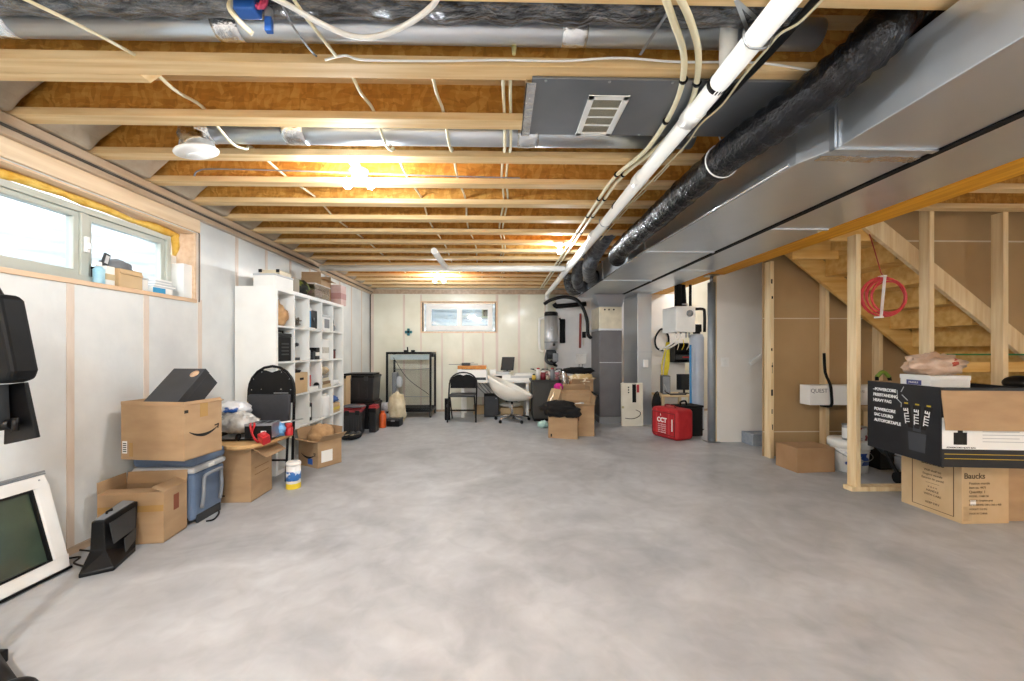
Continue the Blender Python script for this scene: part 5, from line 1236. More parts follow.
for a, b2, lab in ((P(539.5, 321, 7.75), P(539.5, 347, 7.75), 'white pipe loop left of the silver canister'),):
    tube_thing('vacuum_pipe', lab, 'pipe', [P(546, 318, 7.75), P(541, 319, 7.75), a, b2, P(543, 352, 7.75)], .026, PVC, sub=4)
tube_thing('black_hose', 'thick black hose arching from the drain pipe down to the furnace', 'hose', [P(544, 304, 7.5), P(552, 299.5, 7.45), P(564, 297, 7.4), P(575, 299, 7.3), P(582, 306, 7.2), P(587, 320, 7.15), P(588, 334, 7.1), P(591, 338, 7.05)], .032, BLACK)
tube_thing('black_vent_pipe', 'short horizontal black pipe on the white board', 'pipe', [P(554, 303.5, 7.835), P(556, 306, 7.835), P(560, 306, 7.835), P(586, 303.8, 7.835)], .045, BLACK)
o = thing('control_box', 'white control box on the white board beside the furnace', 'control box', P(581.5, 359, YB - .08)); MB().box((-.1, 0, -.1), (.1, .06, .1)).build('box_body', WHITEP, o, .008); MB().box((-.1, -.002, .06), (.1, .0, .062)).build('lid_line', MGREY, o); MB().tube([(-.04, .03, -.1), (-.05, .03, -.3), (-.04, .03, -.45)], .007, 6, 3).build('cable', MGREY, o); MB().tube([(.03, .03, -.1), (.02, .03, -.2), (.08, .03, -.3), (.05, .03, -.5)], .007, 6, 4).build('cable', MGREY, o)
o = thing('copper_manifold', 'reddish pipe strip running up the white board above the control box', 'pipe', P(580.5, 348, YB - .05)); MB().tube([(-.01, 0, 0), (-.0, 0, .68)], .022, 10).build('red_pipe', M('red_pipe', '#a5504a', rough=.5), o); MB().tube([(.05, 0, .05), (.05, 0, .66)], .014, 8).build('white_pipe', PVC, o); MB().box((.03, -.04, .2), (.1, .0, .32)).build('valve', BLACK, o, .006)

# ---- pile of cartons
l, c, r = F(546, 438), F(575, 439.5), F(582, 433)
loc, rz, w, d = fit(l, c, r, 'L'); h0 = P(560, 418, c.y).z; loc += Vector((0, .1 - d / 2, 0))
cb1 = carton('small closed carton at the front of the carton pile', loc, rz, w, .19, h0, dict(front=2, back=2), ratio=.5)
decal(cb1, 'small_print', INK, 'front', w, .19, -w / 2 + .03, .02, -w / 2 + .05, .06)
p = F(586, 436.5); h1 = P(583, 404, p.y).z
c2 = carton('tall carton at the right of the carton pile', Vector((p.x - .05, p.y + .2, 0)), R(-4), .36, .38, h1, dict(left=170, front=175, back=100, right=100), ratio=.3)
decal(c2, 'dark_print', INK, 'front', .36, .38, -.06, .22, -.03, .36); decal(c2, 'tape_patch', TAPE, 'right', .36, .38, -.05, .0, .05, h1)
p = P(573, 420, 5.95); h2 = P(575, 394, 6.0).z
carton('carton standing behind the tall carton in the pile', Vector((P(575, 400, 6.2).x, 6.28, 0)), R(2), .46, .36, h2, dict(front=20, back=85, left=95, right=80), ratio=.3)
h3 = P(577, 384, 6.45).z
carton('rearmost carton of the pile full of crumpled paper', Vector((P(583, 400, 6.5).x, 6.7, 0)), R(-3), .36, .36, h3, dict(front=120, left=100), ratio=.25)
tag(MB().blob((P(582, 385, 6.6).x, 6.64, h3 + .06), (.2, .14, .09), 61, .45, 3, 26, 14).build('crumpled_paper', M('cream_and_brown_paper', '#cdb27e', '#efe6cf', 9, lo=.45, hi=.55, rough=.8, bump=.7)), 'cream crumpled paper heaped on the rearmost carton', 'paper')
tag(MB().blob((P(579, 378, 6.65).x, 6.7, h3 + .2), (.26, .1, .055), 63, .35, 2.6, 26, 14).build('black_jacket', BLACKF), 'black jacket draped over the top of the carton pile', 'jacket')
tag(MB().blob((P(557, 408, 5.6).x - .0, 5.46, h0 + .115), (.23, .13, .115), 65, .3, 2.4, 28, 16, flat=-.109).build('black_bag', BLACKF), 'black cloth bag lying on the small front carton', 'bag')
tag(MB().blob((P(572, 412, 5.4).x, 5.4, h0 + .07), (.12, .1, .08), 67, .3, 2.6, 24, 14, flat=-.064).build('black_garment', BLACKF), 'black knitted garment bunched on the right of the front carton', 'garment')
o = thing('pink_ball', 'bright pink woolly ball peeking over the carton pile', 'ball', P(558.5, 387, 6.25)); MB().blob((0, 0, 0), (.075, .075, .065), 2, .08, 5).build('pompom', M('pink_wool', '#b01a78', '#c8308c', 20, rough=.9, bump=.6), o)
pa = P(551.5, 404, 6.0); pb_ = P(556.5, 389, 6.1)
o = thing('tan_board', 'tan cardboard sheet leaning in front of the dark cabinet', 'board', pa); v_ = (pb_ - pa); MB().prism([(-.07, 0, 0), (.07, -.0, -.02), (.07 + v_.x, v_.y, v_.z - .02), (-.07 + v_.x, v_.y, v_.z)], (0, .05, .01)).build('sheet', CARD2, o); MB().bar((-.02, -.002, .03), (-.02 + v_.x * .8, v_.y * .8 - .002, v_.z * .8), .02, .003).build('tape', TAPE, o)
o = thing('teal_cloth', 'pale teal cloth on the floor left of the small front carton', 'cloth', F(543, 428)); MB().blob((0, .03, .05), (.08, .06, .06), 5, .35, 2.6, flat=-.049).build('cloth', M('pale_teal', '#a8cfc8', '#c3e2dc', 9, rough=.8), o)
o = thing('dark_tool', 'dark tool handle sticking out right of the carton pile', 'tool', P(594, 393, 6.5)); MB().bar((-.06, 0, .03), (.06, -.02, -.04), .035, .03).build('handle', BLACK, o, .006); MB().bar((-.2, .02, .05), (-.06, 0, .03), .014, .014).build('rod', STEEL, o)
o = thing('white_tube', 'white flat tube lying across the tall carton', 'tube', P(568, 406, 5.72)); MB().bar((-.2, 0, .0), (.22, .1, .02), .06, .03).build('tube_body', WHITE, o, .008); MB().bar((.2, .095, .02), (.24, .105, .021), .064, .034).build('tube_cap', LGREY, o)

# ---- furnace
fz = P(605, 330, 6.6).z
fu = thing('furnace', 'tall dark grey furnace cabinet at the end of the trunk duct', 'furnace', ((fx0 + fx1) / 2, 6.6, 0)); hw = (fx1 - fx0) / 2
GF = M('furnace_grey', '#68676a', '#6f6e71', 5, rough=.5, metal=.2)
MB().box((-hw - .01, -.02, 0), (hw + .01, .62, .1)).build('base', M('furnace_base', '#8d8f91', rough=.5), fu, .003)
MB().box((-hw, 0, .1), (hw, .6, fz)).build('cabinet', GF, fu, .006)
zs = P(605, 362.5, 6.6).z
MB().box((-hw + .012, -.01, .13), (hw - .012, 0, zs - .008)).build('lower_door', GF, fu, .003); MB().box((-hw + .012, -.01, zs + .008), (hw - .012, 0, fz - .01)).build('upper_door', GF, fu, .003)
MB().box((-hw, -.004, zs - .006), (hw, -.001, zs + .006)).build('seam_strip', LGREY, fu)
MB().box((-hw, .01, fz), (hw, .59, 1.93)).build('coil_box', M('coil_sheet', '#c9c3ae', '#ddd6c0', 6, rough=.35, metal=.35), fu, .004)
for x in (-.1, -.03, .05): MB().tube([(x, .005, 1.88), (x, -.01, 1.88)], .014, 8).build('knockout', BLACK, fu)
MB().box((-hw - .012, .0, fz - .01), (hw + .012, .61, fz + .025)).build('collar', GALV2, fu)
o = thing('pan_cover', 'pale cover panel leaning against the vertical duct', 'panel', ((P(621.5, 424, 6.32).x + P(643, 424, 6.32).x) / 2, 6.3, 0), 0, rot=(R(-2), 0, 0)); hw = (P(643, 424, 6.32).x - P(621.5, 424, 6.32).x) / 2; ht = P(630, 383, 6.32).z
MB().box((-hw, 0, 0), (hw, .05, ht)).build('panel_sheet', M('cream_panel', '#d9d6c6', '#e4e1d2', 5, rough=.45), o, .005)
MB().box((-.0, -.003, ht * .55), (.06, 0, ht - .02)).build('dark_slot', BLACKM, o); MB().box((.07, -.003, ht * .78), (.11, 0, ht * .96)).build('red_label', M('red_label', '#b33a40', rough=.5), o)
for z in (.78, .84, .9): MB().tube([(-.06, 0, ht * z), (-.06, -.004, ht * z)], .012, 10).build('hole', BLACK, o)
MB().tube([(-hw * .7, -.006, .13), (0, -.006, .12), (hw * .6, -.006, .16), (hw * .7, -.006, .22), (hw * .3, -.006, .26)], .005, 6, 5).build('wire', BLACK, o)
MB().tube([(-hw + .02, 0, ht * .44), (-hw + .02, -.005, ht * .44)], .02, 10).build('rust_spot', M('stain', '#a59a6d', '#bdb48c', 12, rough=.7), o)

# ---- mechanical corner: wall panel, boiler, pipes, rack, desk, tanks
wx0, wx1 = P(651.5, 380, 7.05).x, P(674, 380, 7.05).x
struct(MB().box((wx0, 7.05, 0), (wx1 + .2, 7.08, 2.2)).build('trim_91', PLASTER))
bx = P(676, 320, 5.9).x; bx2 = P(695.5, 320, 5.9).x; bz0, bz1 = P(676, 332, 5.9).z, P(676, 306, 5.9).z
bo = thing('wall_boiler', 'white wall mounted boiler box with black pipes above it', 'boiler', ((bx + bx2) / 2, 5.9, bz0)); hw = (bx2 - bx) / 2; hb = bz1 - bz0
MB().box((-hw, 0, 0), (hw, .5, hb)).build('boiler_case', WHITEP, bo, .008)
MB().lathe([(0, 0), (.05, 0), (.05, .006), (0, .006)], (.06, -.001, hb * .72), 22, Matrix.Rotation(R(90), 4, 'X')).build('round_badge', MGREY, bo)
MB().box((-hw - .002, .02, .0), (-hw, .48, hb - .01)).build('side_cover', WHITE, bo)
for k, (x, r_) in enumerate(((-hw + .04, .02), (-hw + .09, .02), (-.06, .045), (.03, .05), (hw - .03, .02))): MB().tube([(x, .1 + .05 * (k % 2), hb), (x - .03 * (k % 2), .1 + .05 * (k % 2), 2.38 - bz0)], r_, 12).build('vent_pipe', BLACKM, bo)
for x in (-.06, .03): MB().tube([(x, .12, hb + .02), (x, .12, hb + .05)], .055, 14).build('clamp', STEEL, bo)
for x in (-.1, -.03, .05, .1): MB().tube([(x, .1, 0), (x, .1, -.08)], .014, 8).build('connection', STEEL, bo)
tube_thing('black_pipe', 'black elbowed pipe right of the white boiler', 'pipe', [P(695.5, 309, 5.95), P(702, 309, 5.95), P(704.5, 312, 5.95), P(704.5, 332, 5.95)], .022, BLACK, sub=3)
o = thing('pump', 'small black pump above the pale tank', 'pump', P(698, 332, 6.0)); MB().box((-.07, 0, 0), (.06, .12, .12)).build('pump_body', BLACK, o, .01); MB().tube([(-.08, .05, .06), (-.12, .05, .06)], .03, 12).build('pump_flange', DGREY, o)
for k, (pp, lab) in enumerate((([P(676, 334, 5.95), P(674, 341, 5.95), P(668, 346, 6.1), P(660, 350, 6.4)], 'white hose dropping from the boiler to the left'), ([P(681, 334, 5.95), P(679, 341, 5.95), P(671, 347, 6.1), P(664, 350, 6.4)], 'second white hose dropping from the boiler'))):
    tube_thing('water_hose', lab, 'hose', pp, .014, PVC)
o = MB().tube([P(u, v, 7.033) for u, v in ((662, 329), (657, 334), (655, 341), (657, 348), (663, 350), (668, 345), (668, 335))], .016, 8, 6, True).build('cable_coil', BLACK); tag(o, 'black cable coiled on the white panel left of the boiler', 'cable')
YEL = M('yellow_cable', '#d8c21e', '#e6d43c', 14, rough=.5)
b = MB(); random.seed(5)
for k in range(9):
    ox = random.uniform(-.06, .06); b.tube([P(668, 342, 6.3) + Vector((ox * .3, 0, 0)), P(667, 352, 6.3) + Vector((ox * .6, 0, 0)), P(665.5, 365, 6.3) + Vector((ox, 0, 0)), P(664.5, 375, 6.3) + Vector((ox * .7, 0, 0))], .011, 6, 4)
tag(b.build('cable_bundle', YEL), 'hanging bundle of yellow cables under the white boiler', 'cable')
rx0, rx1, rz0, rz1 = P(675, 350, 6.8).x, P(694, 350, 6.8).x, P(680, 362.5, 6.8).z, P(680, 343, 6.8).z
o = thing('network_rack', 'black network rack with cables on the wall below the boiler', 'rack', ((rx0 + rx1) / 2, 6.8, rz0)); hw = (rx1 - rx0) / 2; hr = rz1 - rz0
MB().box((-hw, 0, 0), (hw, .24, .012)).box((-hw, 0, hr - .012), (hw, .24, hr)).box((-hw, 0, 0), (-hw + .012, .24, hr)).box((hw - .012, 0, 0), (hw, .24, hr)).box((-hw, .22, 0), (hw, .24, hr)).build('rack_frame', BLACK, o)
MB().box((-hw + .015, .03, hr * .15), (hw - .015, .2, hr * .4)).build('switch_unit', DGREY, o); MB().box((-hw + .015, .03, hr * .55), (hw - .015, .2, hr * .75)).build('patch_panel', BLACKM, o); MB().box((-.02, .026, hr * .24), (hw - .05, .03, hr * .3)).build('red_strip', RED, o)
for k in range(4): MB().tube([(-hw * .7 + k * .08, .02, hr * .65), (-hw * .7 + k * .09, -.03, hr * .9), (-hw * .6 + k * .09, .04, hr + .06)], .007, 6, 4).build('patch_cable', YEL if k % 2 else CREAM, o)
dz = P(676, 395, 6.3).z; d0, d1 = P(661, 396, 6.3).x, P(692, 396, 6.3).x
o = thing('small_desk', 'small pale wooden desk under the network rack', 'desk', ((d0 + d1) / 2, 6.25, 0)); hw = (d1 - d0) / 2
MB().box((-hw, 0, dz - .03), (hw, .5, dz)).build('desktop', M('pale_wood', '#cdb48a', '#dcc59d', 6, rough=.6), o, .003)
for sx in (-hw + .03, .05, hw - .03):
    MB().box((sx - .02, .03, 0), (sx + .02, .07, dz - .03)).build('leg', M('pale_wood', '#cdb48a'), o)
pc = thing('pc_tower', 'grey computer tower on the small pale desk', 'computer', (P(666.5, 394, 6.4).x, 6.4, dz), R(-15)); MB().box((-.06, 0, 0), (.06, .3, .3)).build('case', DGREY, pc, .004); MB().box((-.055, -.004, .01), (.055, 0, .29)).build('front_panel', MGREY, pc); MB().bar((-.04, -.006, .17), (.0, -.006, .08), .008, .003).build('light_strip', LGREY, pc)
mo = thing('monitor', 'black square monitor on the small pale desk', 'monitor', (P(684.5, 394, 6.5).x, 6.5, dz), R(-4)); MB().box((-.12, 0, .06), (.12, .03, .32)).build('screen_frame', BLACK, mo, .004); MB().box((-.11, -.002, .07), (.11, 0, .31)).build('screen', M('dark_screen', '#0d0e12'), mo); MB().box((-.07, -.03, 0), (.07, .08, .012)).box((-.015, .01, .01), (.015, .03, .08)).build('stand', BLACK, mo)
kb = thing('keyboard', 'dark keyboard and cables on the small pale desk', 'keyboard', (P(676, 394, 6.3).x, 6.33, dz)); MB().box((-.1, -.05, 0), (.16, .05, .02)).build('keyboard_body', DGREY, kb, .004); MB().tube([(-.1, 0, .02), (-.14, .06, .05), (-.1, .1, .1)], .008, 6, 4).build('cable', BLACK, kb)
bag = thing('black_backpack', 'black bag hanging in the shadow left of the small desk', 'bag', P(656.5, 404, 6.35)); MB().blob((0, 0, 0), (.075, .07, .17), 4, .15).build('bag_body', BLACKF, bag); MB().tube([(-.04, 0, .14), (0, -.03, .2), (.04, 0, .14)], .01, 6, 4).build('strap', BLACK, bag)
rt = (P(706, 380, 5.95).x - P(692.5, 380, 5.95).x) / 2
wt_ = thing('softener_tank', 'tall pale blue grey water tank beside the steel column', 'water tank', (P(699.3, 380, 5.95 + .02).x, 5.95 + rt, 0)); zt = P(699, 333.5, 5.95).z
MB().lathe([(0, 0), (rt * .96, 0), (rt, .03), (rt, zt - .06), (rt * .8, zt - .01), (0, zt)], n=28).build('tank_body', M('pale_blue_grey', '#aab4c4', '#b5bfcd', 4, rough=.4), wt_); MB().lathe([(rt * .5, zt), (rt * .5, zt + .06), (0, zt + .06)], n=18).build('valve_head', BLACK, wt_); MB().lathe([(rt * 1.01, .02), (rt * 1.01, .0), (0, 0)], n=24).build('foot', BLACK, wt_)
tube_thing('blue_pipe', 'bright blue pipe running down left of the pale tank', 'pipe', [P(690.5, 345, 5.9), P(690.5, 370, 5.9), P(690.8, 406, 5.9), P(690.8, 431.5, 5.9)], .015, M('blue_pipe', '#2f86c0', rough=.4))
loc, rz, w, d = fit(F(676, 437), F(686, 441), F(707, 439.5), 'R'); hb = P(690, 408, c.y - .0).z
hb = P(690, 408, F(690, 440).y).z
loc += Vector((.06, .22, 0)); o = thing('brine_tank', 'black square tank behind the red bag', 'tank', loc, rz); MB().box((-w / 2, -d / 2, 0), (w / 2, max(d / 2, .12), hb - .03)).build('tank_body', BLACK, o, .012); MB().box((-w / 2 - .008, -d / 2 - .008, hb - .03), (w / 2 + .008, max(d / 2, .12) + .008, hb)).build('tank_lid', BLACKM, o, .008); MB().tube([(-w / 2 + .02, -.05, hb), (-w / 2 + .02, -.05, hb + .05), (-w / 2 + .1, -.05, hb + .06), (-w / 2 + .12, -.05, hb)], .014, 8, 3).build('handle', BLACK, o)
# red bag
loc, rz, w, d = fit(F(650.5, 435), F(677, 442), F(687, 438), 'L'); hb = P(668, 409, F(670, 440).y).z; d = max(d, .18)
o = thing('red_bag', 'red soft case with white lettering on the floor in front of the black tank', 'bag', loc, rz)
REDF = M('red_fabric', '#a81c24', '#b8262d', 8, rough=.7, bump=.25, bscale=12)
MB().box((-w / 2, -d / 2, .0), (w / 2, d / 2, hb)).build('bag_body', REDF, o, .055, 4)
MB().tube([(-w / 2 + .04, -d / 2 - .002, .06), (-w / 2 + .04, -d / 2 - .002, hb - .06), (w / 2 - .04, -d / 2 - .002, hb - .06), (w / 2 - .04, -d / 2 - .002, .06)], .008, 6, closed=True).build('piping', M('dark_red_piping', '#7c1218', rough=.6), o)
for s in (-.12, .1): MB().box((s - .012, -d / 2 - .006, .03), (s + .012, -d / 2 + .0, hb - .02)).build('webbing', M('red_webbing', '#c23a3c', rough=.7), o)
MB().tube([(-.1, -.02, hb - .01), (-.08, -.03, hb + .03), (.06, -.03, hb + .03), (.09, -.02, hb - .01)], .01, 8, 4).build('handle', M('dark_red_piping', '#7c1218'), o)
MB().box((w / 2 - .09, -d / 2 - .006, .12), (w / 2 - .075, -d / 2, .28)).build('white_tag', WHITE, o)
text_mesh('bag_lettering', 'CCT', .085, WHITEINK, o, (-.02, -d / 2 - .007, hb * .6), FRONT, bold=.004)
for k in range(5): text_mesh('bag_small_print', 'FIRST RESPONSE', .02, WHITEINK, o, (-.02, -d / 2 - .007, hb * .46 - k * .027), FRONT)
MB().prism([(-.05, -d / 2 - .006, hb * .74), (-.04, -d / 2 - .006, hb * .74), (-.045, -d / 2 - .006, hb * .82)], (0, .004, 0)).build('white_mark', WHITEINK, o)
# steel column
p = F(711.5, 441.5); o = thing('steel_column', 'round grey steel column under the orange beam', 'column', p); MB().tube([(0, 0, .012), (0, 0, 2.1)], .048, 22).build('column_tube', M('column_grey', '#8d9499', '#979ea3', 6, rough=.5, metal=.3), o); MB().box((-.08, -.08, 0), (.08, .08, .012)).build('base_plate', STEEL, o)
MB().tube([(0, 0, 2.1), (0, 0, 2.185)], .02, 10).build('jack_screw', STEEL, o); MB().box((-.07, -.07, 2.185), (.07, .07, 2.2)).build('top_plate', STEEL, o)
# ================================================================== RIGHT SIDE: STAIR CLOSET
def stud(label, x, y, z1, w=.038, d=.089, z0=0, group=None):
    o = thing('wall_stud', label, 'stud', (x, y, z0), group=group)
    MB().box((-w / 2, 0, 0), (w / 2, d, z1 - z0)).build('stud_body', STUD, o, .002)
    return o
YS = 3.35
zL = lambda u, v, y: P(u, v, y).z
b = [stud('free wooden stud nearest the camera left of the black printed box', P(858.5, 400, YS).x, YS, 2.2, .042, .089, .038)]
s2 = stud('wooden stud rising behind the white box and plastic bag', P(932, 400, YS).x, YS, 2.47, .042)
s3 = stud('wooden stud at the right rising behind the black printed box', P(1006, 400, YS).x, YS, 2.40, .046)
o = tag(MB().box((P(852, 497, YS).x, YS, 0), (4.9, YS + .09, .038)).build('bottom_plate', STUD, bevel=.002), 'wooden floor plate under the free stud beside the black printed box', 'plate')
o = tag(MB().box((P(934, 300, YS).x, YS, zL(960, 203, YS)), (XR, YS + .089, zL(960, 195, YS))).build('top_plate', STUD, bevel=.002), 'horizontal wooden plate across the tops of the two right studs', 'plate')
x = P(771.5, 400, 4.4).x
e = stud('wooden end stud with dark marks left of the brown wall', x, 4.39, 2.2, .042, .1)
for k, (z, h) in enumerate(((1.95, .05), (1.78, .03), (.95, .12), (.7, .07), (.5, .05), (.32, .06), (1.2, .03), (1.02, .02))): MB().box((-.012 + .006 * (k % 3), -.0012, z), (.004 + .006 * (k % 2), 0, z + h)).build('stamp_mark', INK, e)
for px, lab in ((827.5, 'wooden stud on the brown wall behind the white strapped carton'), (881, 'wooden stud on the brown wall behind the free stud')):
    stud(lab, P(px, 400, 4.41).x, 4.41, stairz(P(px, 400, 4.41).x) - .12, .045, .088)
# ---- stair flight seen from beneath
SW = M('stair_board', '#d8a758', '#eac47c', 3, (.7, 6, 6), rough=.6)
st = thing('staircase', 'wooden staircase seen from beneath behind the studs', 'staircase', (3.29, 3.46, 0))
def spt(x, z): return (x - 3.29, z)
SLOPE = .79
def stringer(y, n, drop=.0):
    x0, x1 = 3.15, 5.75
    f = stairz; hi, lo = (.03, .16) if y < .5 else (.0, .26)
    poly = [(x0 - 3.29, y, min(f(x0) + hi, ZC - .01)), (x1 - 3.29, y, f(x1) + hi), (x1 - 3.29, y, f(x1) - lo), (x0 - 3.29, y, f(x0) - lo)]
    MB().prism(poly, (0, .04, 0)).build(n, STUD if y < .5 else SW, st, .002)
f = stairz
stringer(.04, 'stringer'); stringer(.90, 'stringer')
run, rise = .245, .1935
for k in range(10):
    x = 3.12 + k * run; z = min(f(x) + .05, ZC - .02)
    MB().box((x - 3.29, .13, z - .19), (x - 3.29 + .02, .9, z)).build('riser', SW, st)
    MB().box((x - 3.29, .13, z - .215), (x - 3.29 + run + .03, .9, z - .19)).build('tread', SW, st)
o = tag(MB().box((2.97, 3.545, 2.2), (3.36, 3.585, 2.63)).build('header_board', SW), 'short wooden header board at the top of the staircase', 'board')
o = tag(MB().box((2.97, 4.0, 2.14), (3.45, 4.04, 2.38)).build('landing_joist', SW), 'wooden board behind the stair header under the landing', 'board')
# green rod and low shelf board behind
p0, p1 = P(936, 354.5, 3.455), P(1040, 354.5, 3.455)
tube_thing('green_rod', 'green plant stake lying across the studs behind the plastic bag', 'rod', [p0, p1], .007, M('green_plastic', '#1f7a3c', rough=.5))
tag(MB().box((P(934, 360, 3.45).x, 3.444, P(960, 372, 3.45).z), (5.6, 3.494, P(960, 362, 3.45).z)).build('shelf_plank', SW, bevel=.003), 'wooden plank shelf behind the studs below the green stake', 'plank')
for s in (3.72, 5.4): tag(MB().box((s, 3.446, 0), (s + .04, 3.492, P(960, 372, 3.45).z)).build('shelf_support', STUD), 'wooden support under the %s end of the plank shelf' % ('left' if s < 4 else 'right'), 'post')
# ---- red tubing coil
cc = P(885, 297, 3.42)
rc = thing('tubing_coil', 'coil of red tubing hanging between the studs', 'tubing', cc)
REDT = M('red_tubing', '#c8373c', '#d4484c', 9, rough=.4)
b = MB(); random.seed(2); pts = []
for i in range(6 * 26 + 1):
    a = 2 * math.pi * i / 26; turn = i / 26; ra = .2 - .016 * (turn % 4) + .006 * math.sin(a * .37); rb = .175 - .012 * (turn % 4)
    pts.append((.018 * (turn % 4) - .02 + ra * math.cos(a + .4), .012 * math.sin(turn * 2.1), rb * math.sin(a + .4) + .004 * math.sin(turn)))
b.tube(pts, .0075, 8); b.build('tubing', REDT, rc)
pz = P(878, 231, 3.42) - cc
MB().tube([(-.03, -.02, .17), (-.035, .0, .21), (-.035, .06, .42), (-.035, .123, 2.3 - cc.z)], .004, 6).build('hanging_cord', M('red_cord', '#b5393c', rough=.6), rc)
MB().bar((-.03, -.03, .18), (-.065, -.03, -.18), .026, .004).box((-.08, -.035, -.185), (-.045, .02, -.17)).box((-.045, -.035, .172), (-.015, .02, .186)).build('white_strap', WHITE, rc)
# ---- closed carton on the floor
loc, rz, w, d = fit((776, 465), (797.5, 473.2), (835, 472), 'R'); h = P(797.5, 449, F(797.5, 473).y).z
c = carton('low brown carton on the concrete by the marked end stud', loc, rz, w, d, h, dict(front=3, back=3, left=-1), M('cardboard_brown', '#9f7c58', '#aa8864', 4, rough=.85), ratio=.5)
# ---- white carton strapped to the stud
p0, p1 = P(806.5, 395, 4.3), P(875, 395, 4.3); zt, zl = P(830, 385, 4.3).z, P(830, 404.5, 4.3).z
wc = thing('long_white_carton', 'long white carton with grey lettering strapped across a stud', 'carton', ((p0.x + p1.x) / 2, 4.25, zl)); hw = (p1.x - p0.x) / 2
MB().box((-hw, 0, 0), (hw, .15, zt - zl)).build('carton_body', WHITE, wc, .003)
text_mesh('lettering', 'QUEST', .06, M('grey_ink', '#77777d', rough=.7), wc, (-hw + .1, -.001, (zt - zl) * .72), FRONT)
text_mesh('small_lettering', 'QUARTZ', .03, M('grey_ink', '#8a8a90'), wc, (.16, -.001, (zt - zl) * .68), FRONT)
p2 = P(827.5, 395, 4.28).x - wc.location.x
MB().tube([(p2 + .02, .1, .56), (p2, .06, .35), (p2 - .005, -.012, zt - zl + .01), (p2 + .01, -.012, .1), (p2 + .005, -.01, -.008), (p2, .12, -.02)], .014, 8, 3).build('black_strap', BLACKM, wc)
MB().box((hw - .0, .0, .01), (hw + .006, .15, zt - zl - .01)).build('end_label', BLACK, wc)
# ---- bucket with cans
p = F(849.5, 474.5); p *= 1 + .15 / p.y; p.z = 0; bu = thing('white_bucket', 'white plastic pail with blue label and lid behind the free stud', 'bucket', p); zt = P(849, 441, p.y).z
MB().lathe([(0, 0), (.14, 0), (.155, zt), (0, zt)], n=32).build('bucket_body', WHITEP, bu); MB().lathe([(.172, zt - .05), (.182, zt - .045), (.182, zt + .01), (.174, zt + .025), (0, zt + .02)], n=32).build('lid', WHITE, bu)
for s in (.72,): MB().lathe([(.15, zt * s), (.158, zt * s + .002), (.158, zt * s + .012), (.15, zt * s + .014)], n=32).build('rim', WHITEP, bu)
vs = []; fs = []; n = 14
for i in range(n + 1):
    a = R(-150 + i * 100 / n)
    for zz in (.08, .17, .2): vs.append(((.14 + .015 * zz / zt + .0015) * math.cos(a), (.14 + .015 * zz / zt + .0015) * math.sin(a), zz))
for i in range(n):
    for j in range(2): fs.append((i * 3 + j, (i + 1) * 3 + j, (i + 1) * 3 + j + 1, i * 3 + j + 1))
MB().add([v for v in vs], fs, True).build('blue_label', M('pail_label', '#f0f0ee', '#2a4f9c', 9, lo=.5, hi=.54, rough=.5), bu, solid=.001)
MB().tube([(-.16, 0, zt - .08), (-.12, -.13, zt - .13), (0, -.175, zt - .16), (.12, -.13, zt - .13), (.16, 0, zt - .08)], .004, 6, 5).build('bail_handle', STEEL, bu)
for k, (dx, col, lb) in enumerate(((-.055, STEEL, 'silver paint can on the lid of the white pail'), (.06, M('can_white_red', '#dcd8d2', '#a03038', 16, lo=.5, hi=.53, rough=.5), 'white and red can on the lid of the white pail'))):
    o = thing('paint_can', lb, 'can', bu.location + Vector((dx, -.06, zt + .026))); r = .058 - .008 * k; h = .15 - .02 * k
    MB().lathe([(0, 0), (r, 0), (r, h), (r * .9, h + .004), (0, h)], n=22).build('can_body', col, o); MB().lathe([(r + .002, h - .006), (r + .003, h), (r + .001, h + .005)], n=22).build('can_rim', STEEL, o)
    MB().lathe([(r + .0006, .02), (r + .001, .021), (r + .001, h - .03), (r + .0006, h - .029)], n=22).build('paper_label', WHITE if k == 0 else M('can_white_red', '#dcd8d2'), o)
# ---- dark machine behind the black box
p = F(890, 489); p *= 1 + .28 / p.y; p.z = 0; mc = thing('pressure_washer', 'dark power machine with green details standing behind the floor plate', 'machine', p + Vector((.03, .0, 0)))
MB().blob((0, 0, .42), (.16, .14, .22), 3, .2).build('motor_shroud', DGREY, mc)
for s in (-1, 1): MB().tube([(s * .1 - .02, -.16, .055), (s * .1 + .02, -.16, .055)], .055, 18).build('wheel', BLACK, mc)
MB().tube([(-.1, -.16, .06), (-.13, -.05, .3), (-.1, .05, .6), (-.06, .1, .95)], .016, 8, 4).build('frame_tube', BLACK, mc); MB().tube([(.1, -.16, .06), (.08, -.05, .3), (.1, .05, .6), (.06, .1, .95)], .016, 8, 4).build('frame_tube', BLACK, mc)
MB().tube([(-.06, .1, .95), (.0, .1, 1.0), (.06, .1, .95)], .018, 8, 3).build('grip', M('green_grip', '#7f9a3a', rough=.5), mc)
MB().box((-.08, -.19, .12), (.08, -.08, .24)).build('pump_block', MGREY, mc, .015); MB().tube([(-.05, -.19, .06), (.02, -.22, .05), (.09, -.18, .06)], .02, 8, 4).build('green_hose', M('lime_hose', '#9fae4a', '#3a3d2e', 20, rough=.5), mc)
MB().box((-.06, -.15, .24), (.07, .02, .3)).build('bracket', LGREY, mc, .01)
o = thing('dark_bin', 'dark storage bin in the shadow behind the white pail', 'bin', (4.0, 4.15, 0)); MB().box((-.17, -.2, 0), (.25, .18, .3)).build('bin_body', BLACK, o, .01); MB().box((-.18, -.21, .3), (.26, .19, .34)).build('bin_lid', DGREY, o, .008)
q = F(866, 470); carton('tan carton standing behind the free stud with an open flap', Vector((4.02, 4.12, .341)) , R(20), .26, .2, .22, dict(left=140, front=100), CARD2, ratio=.5)
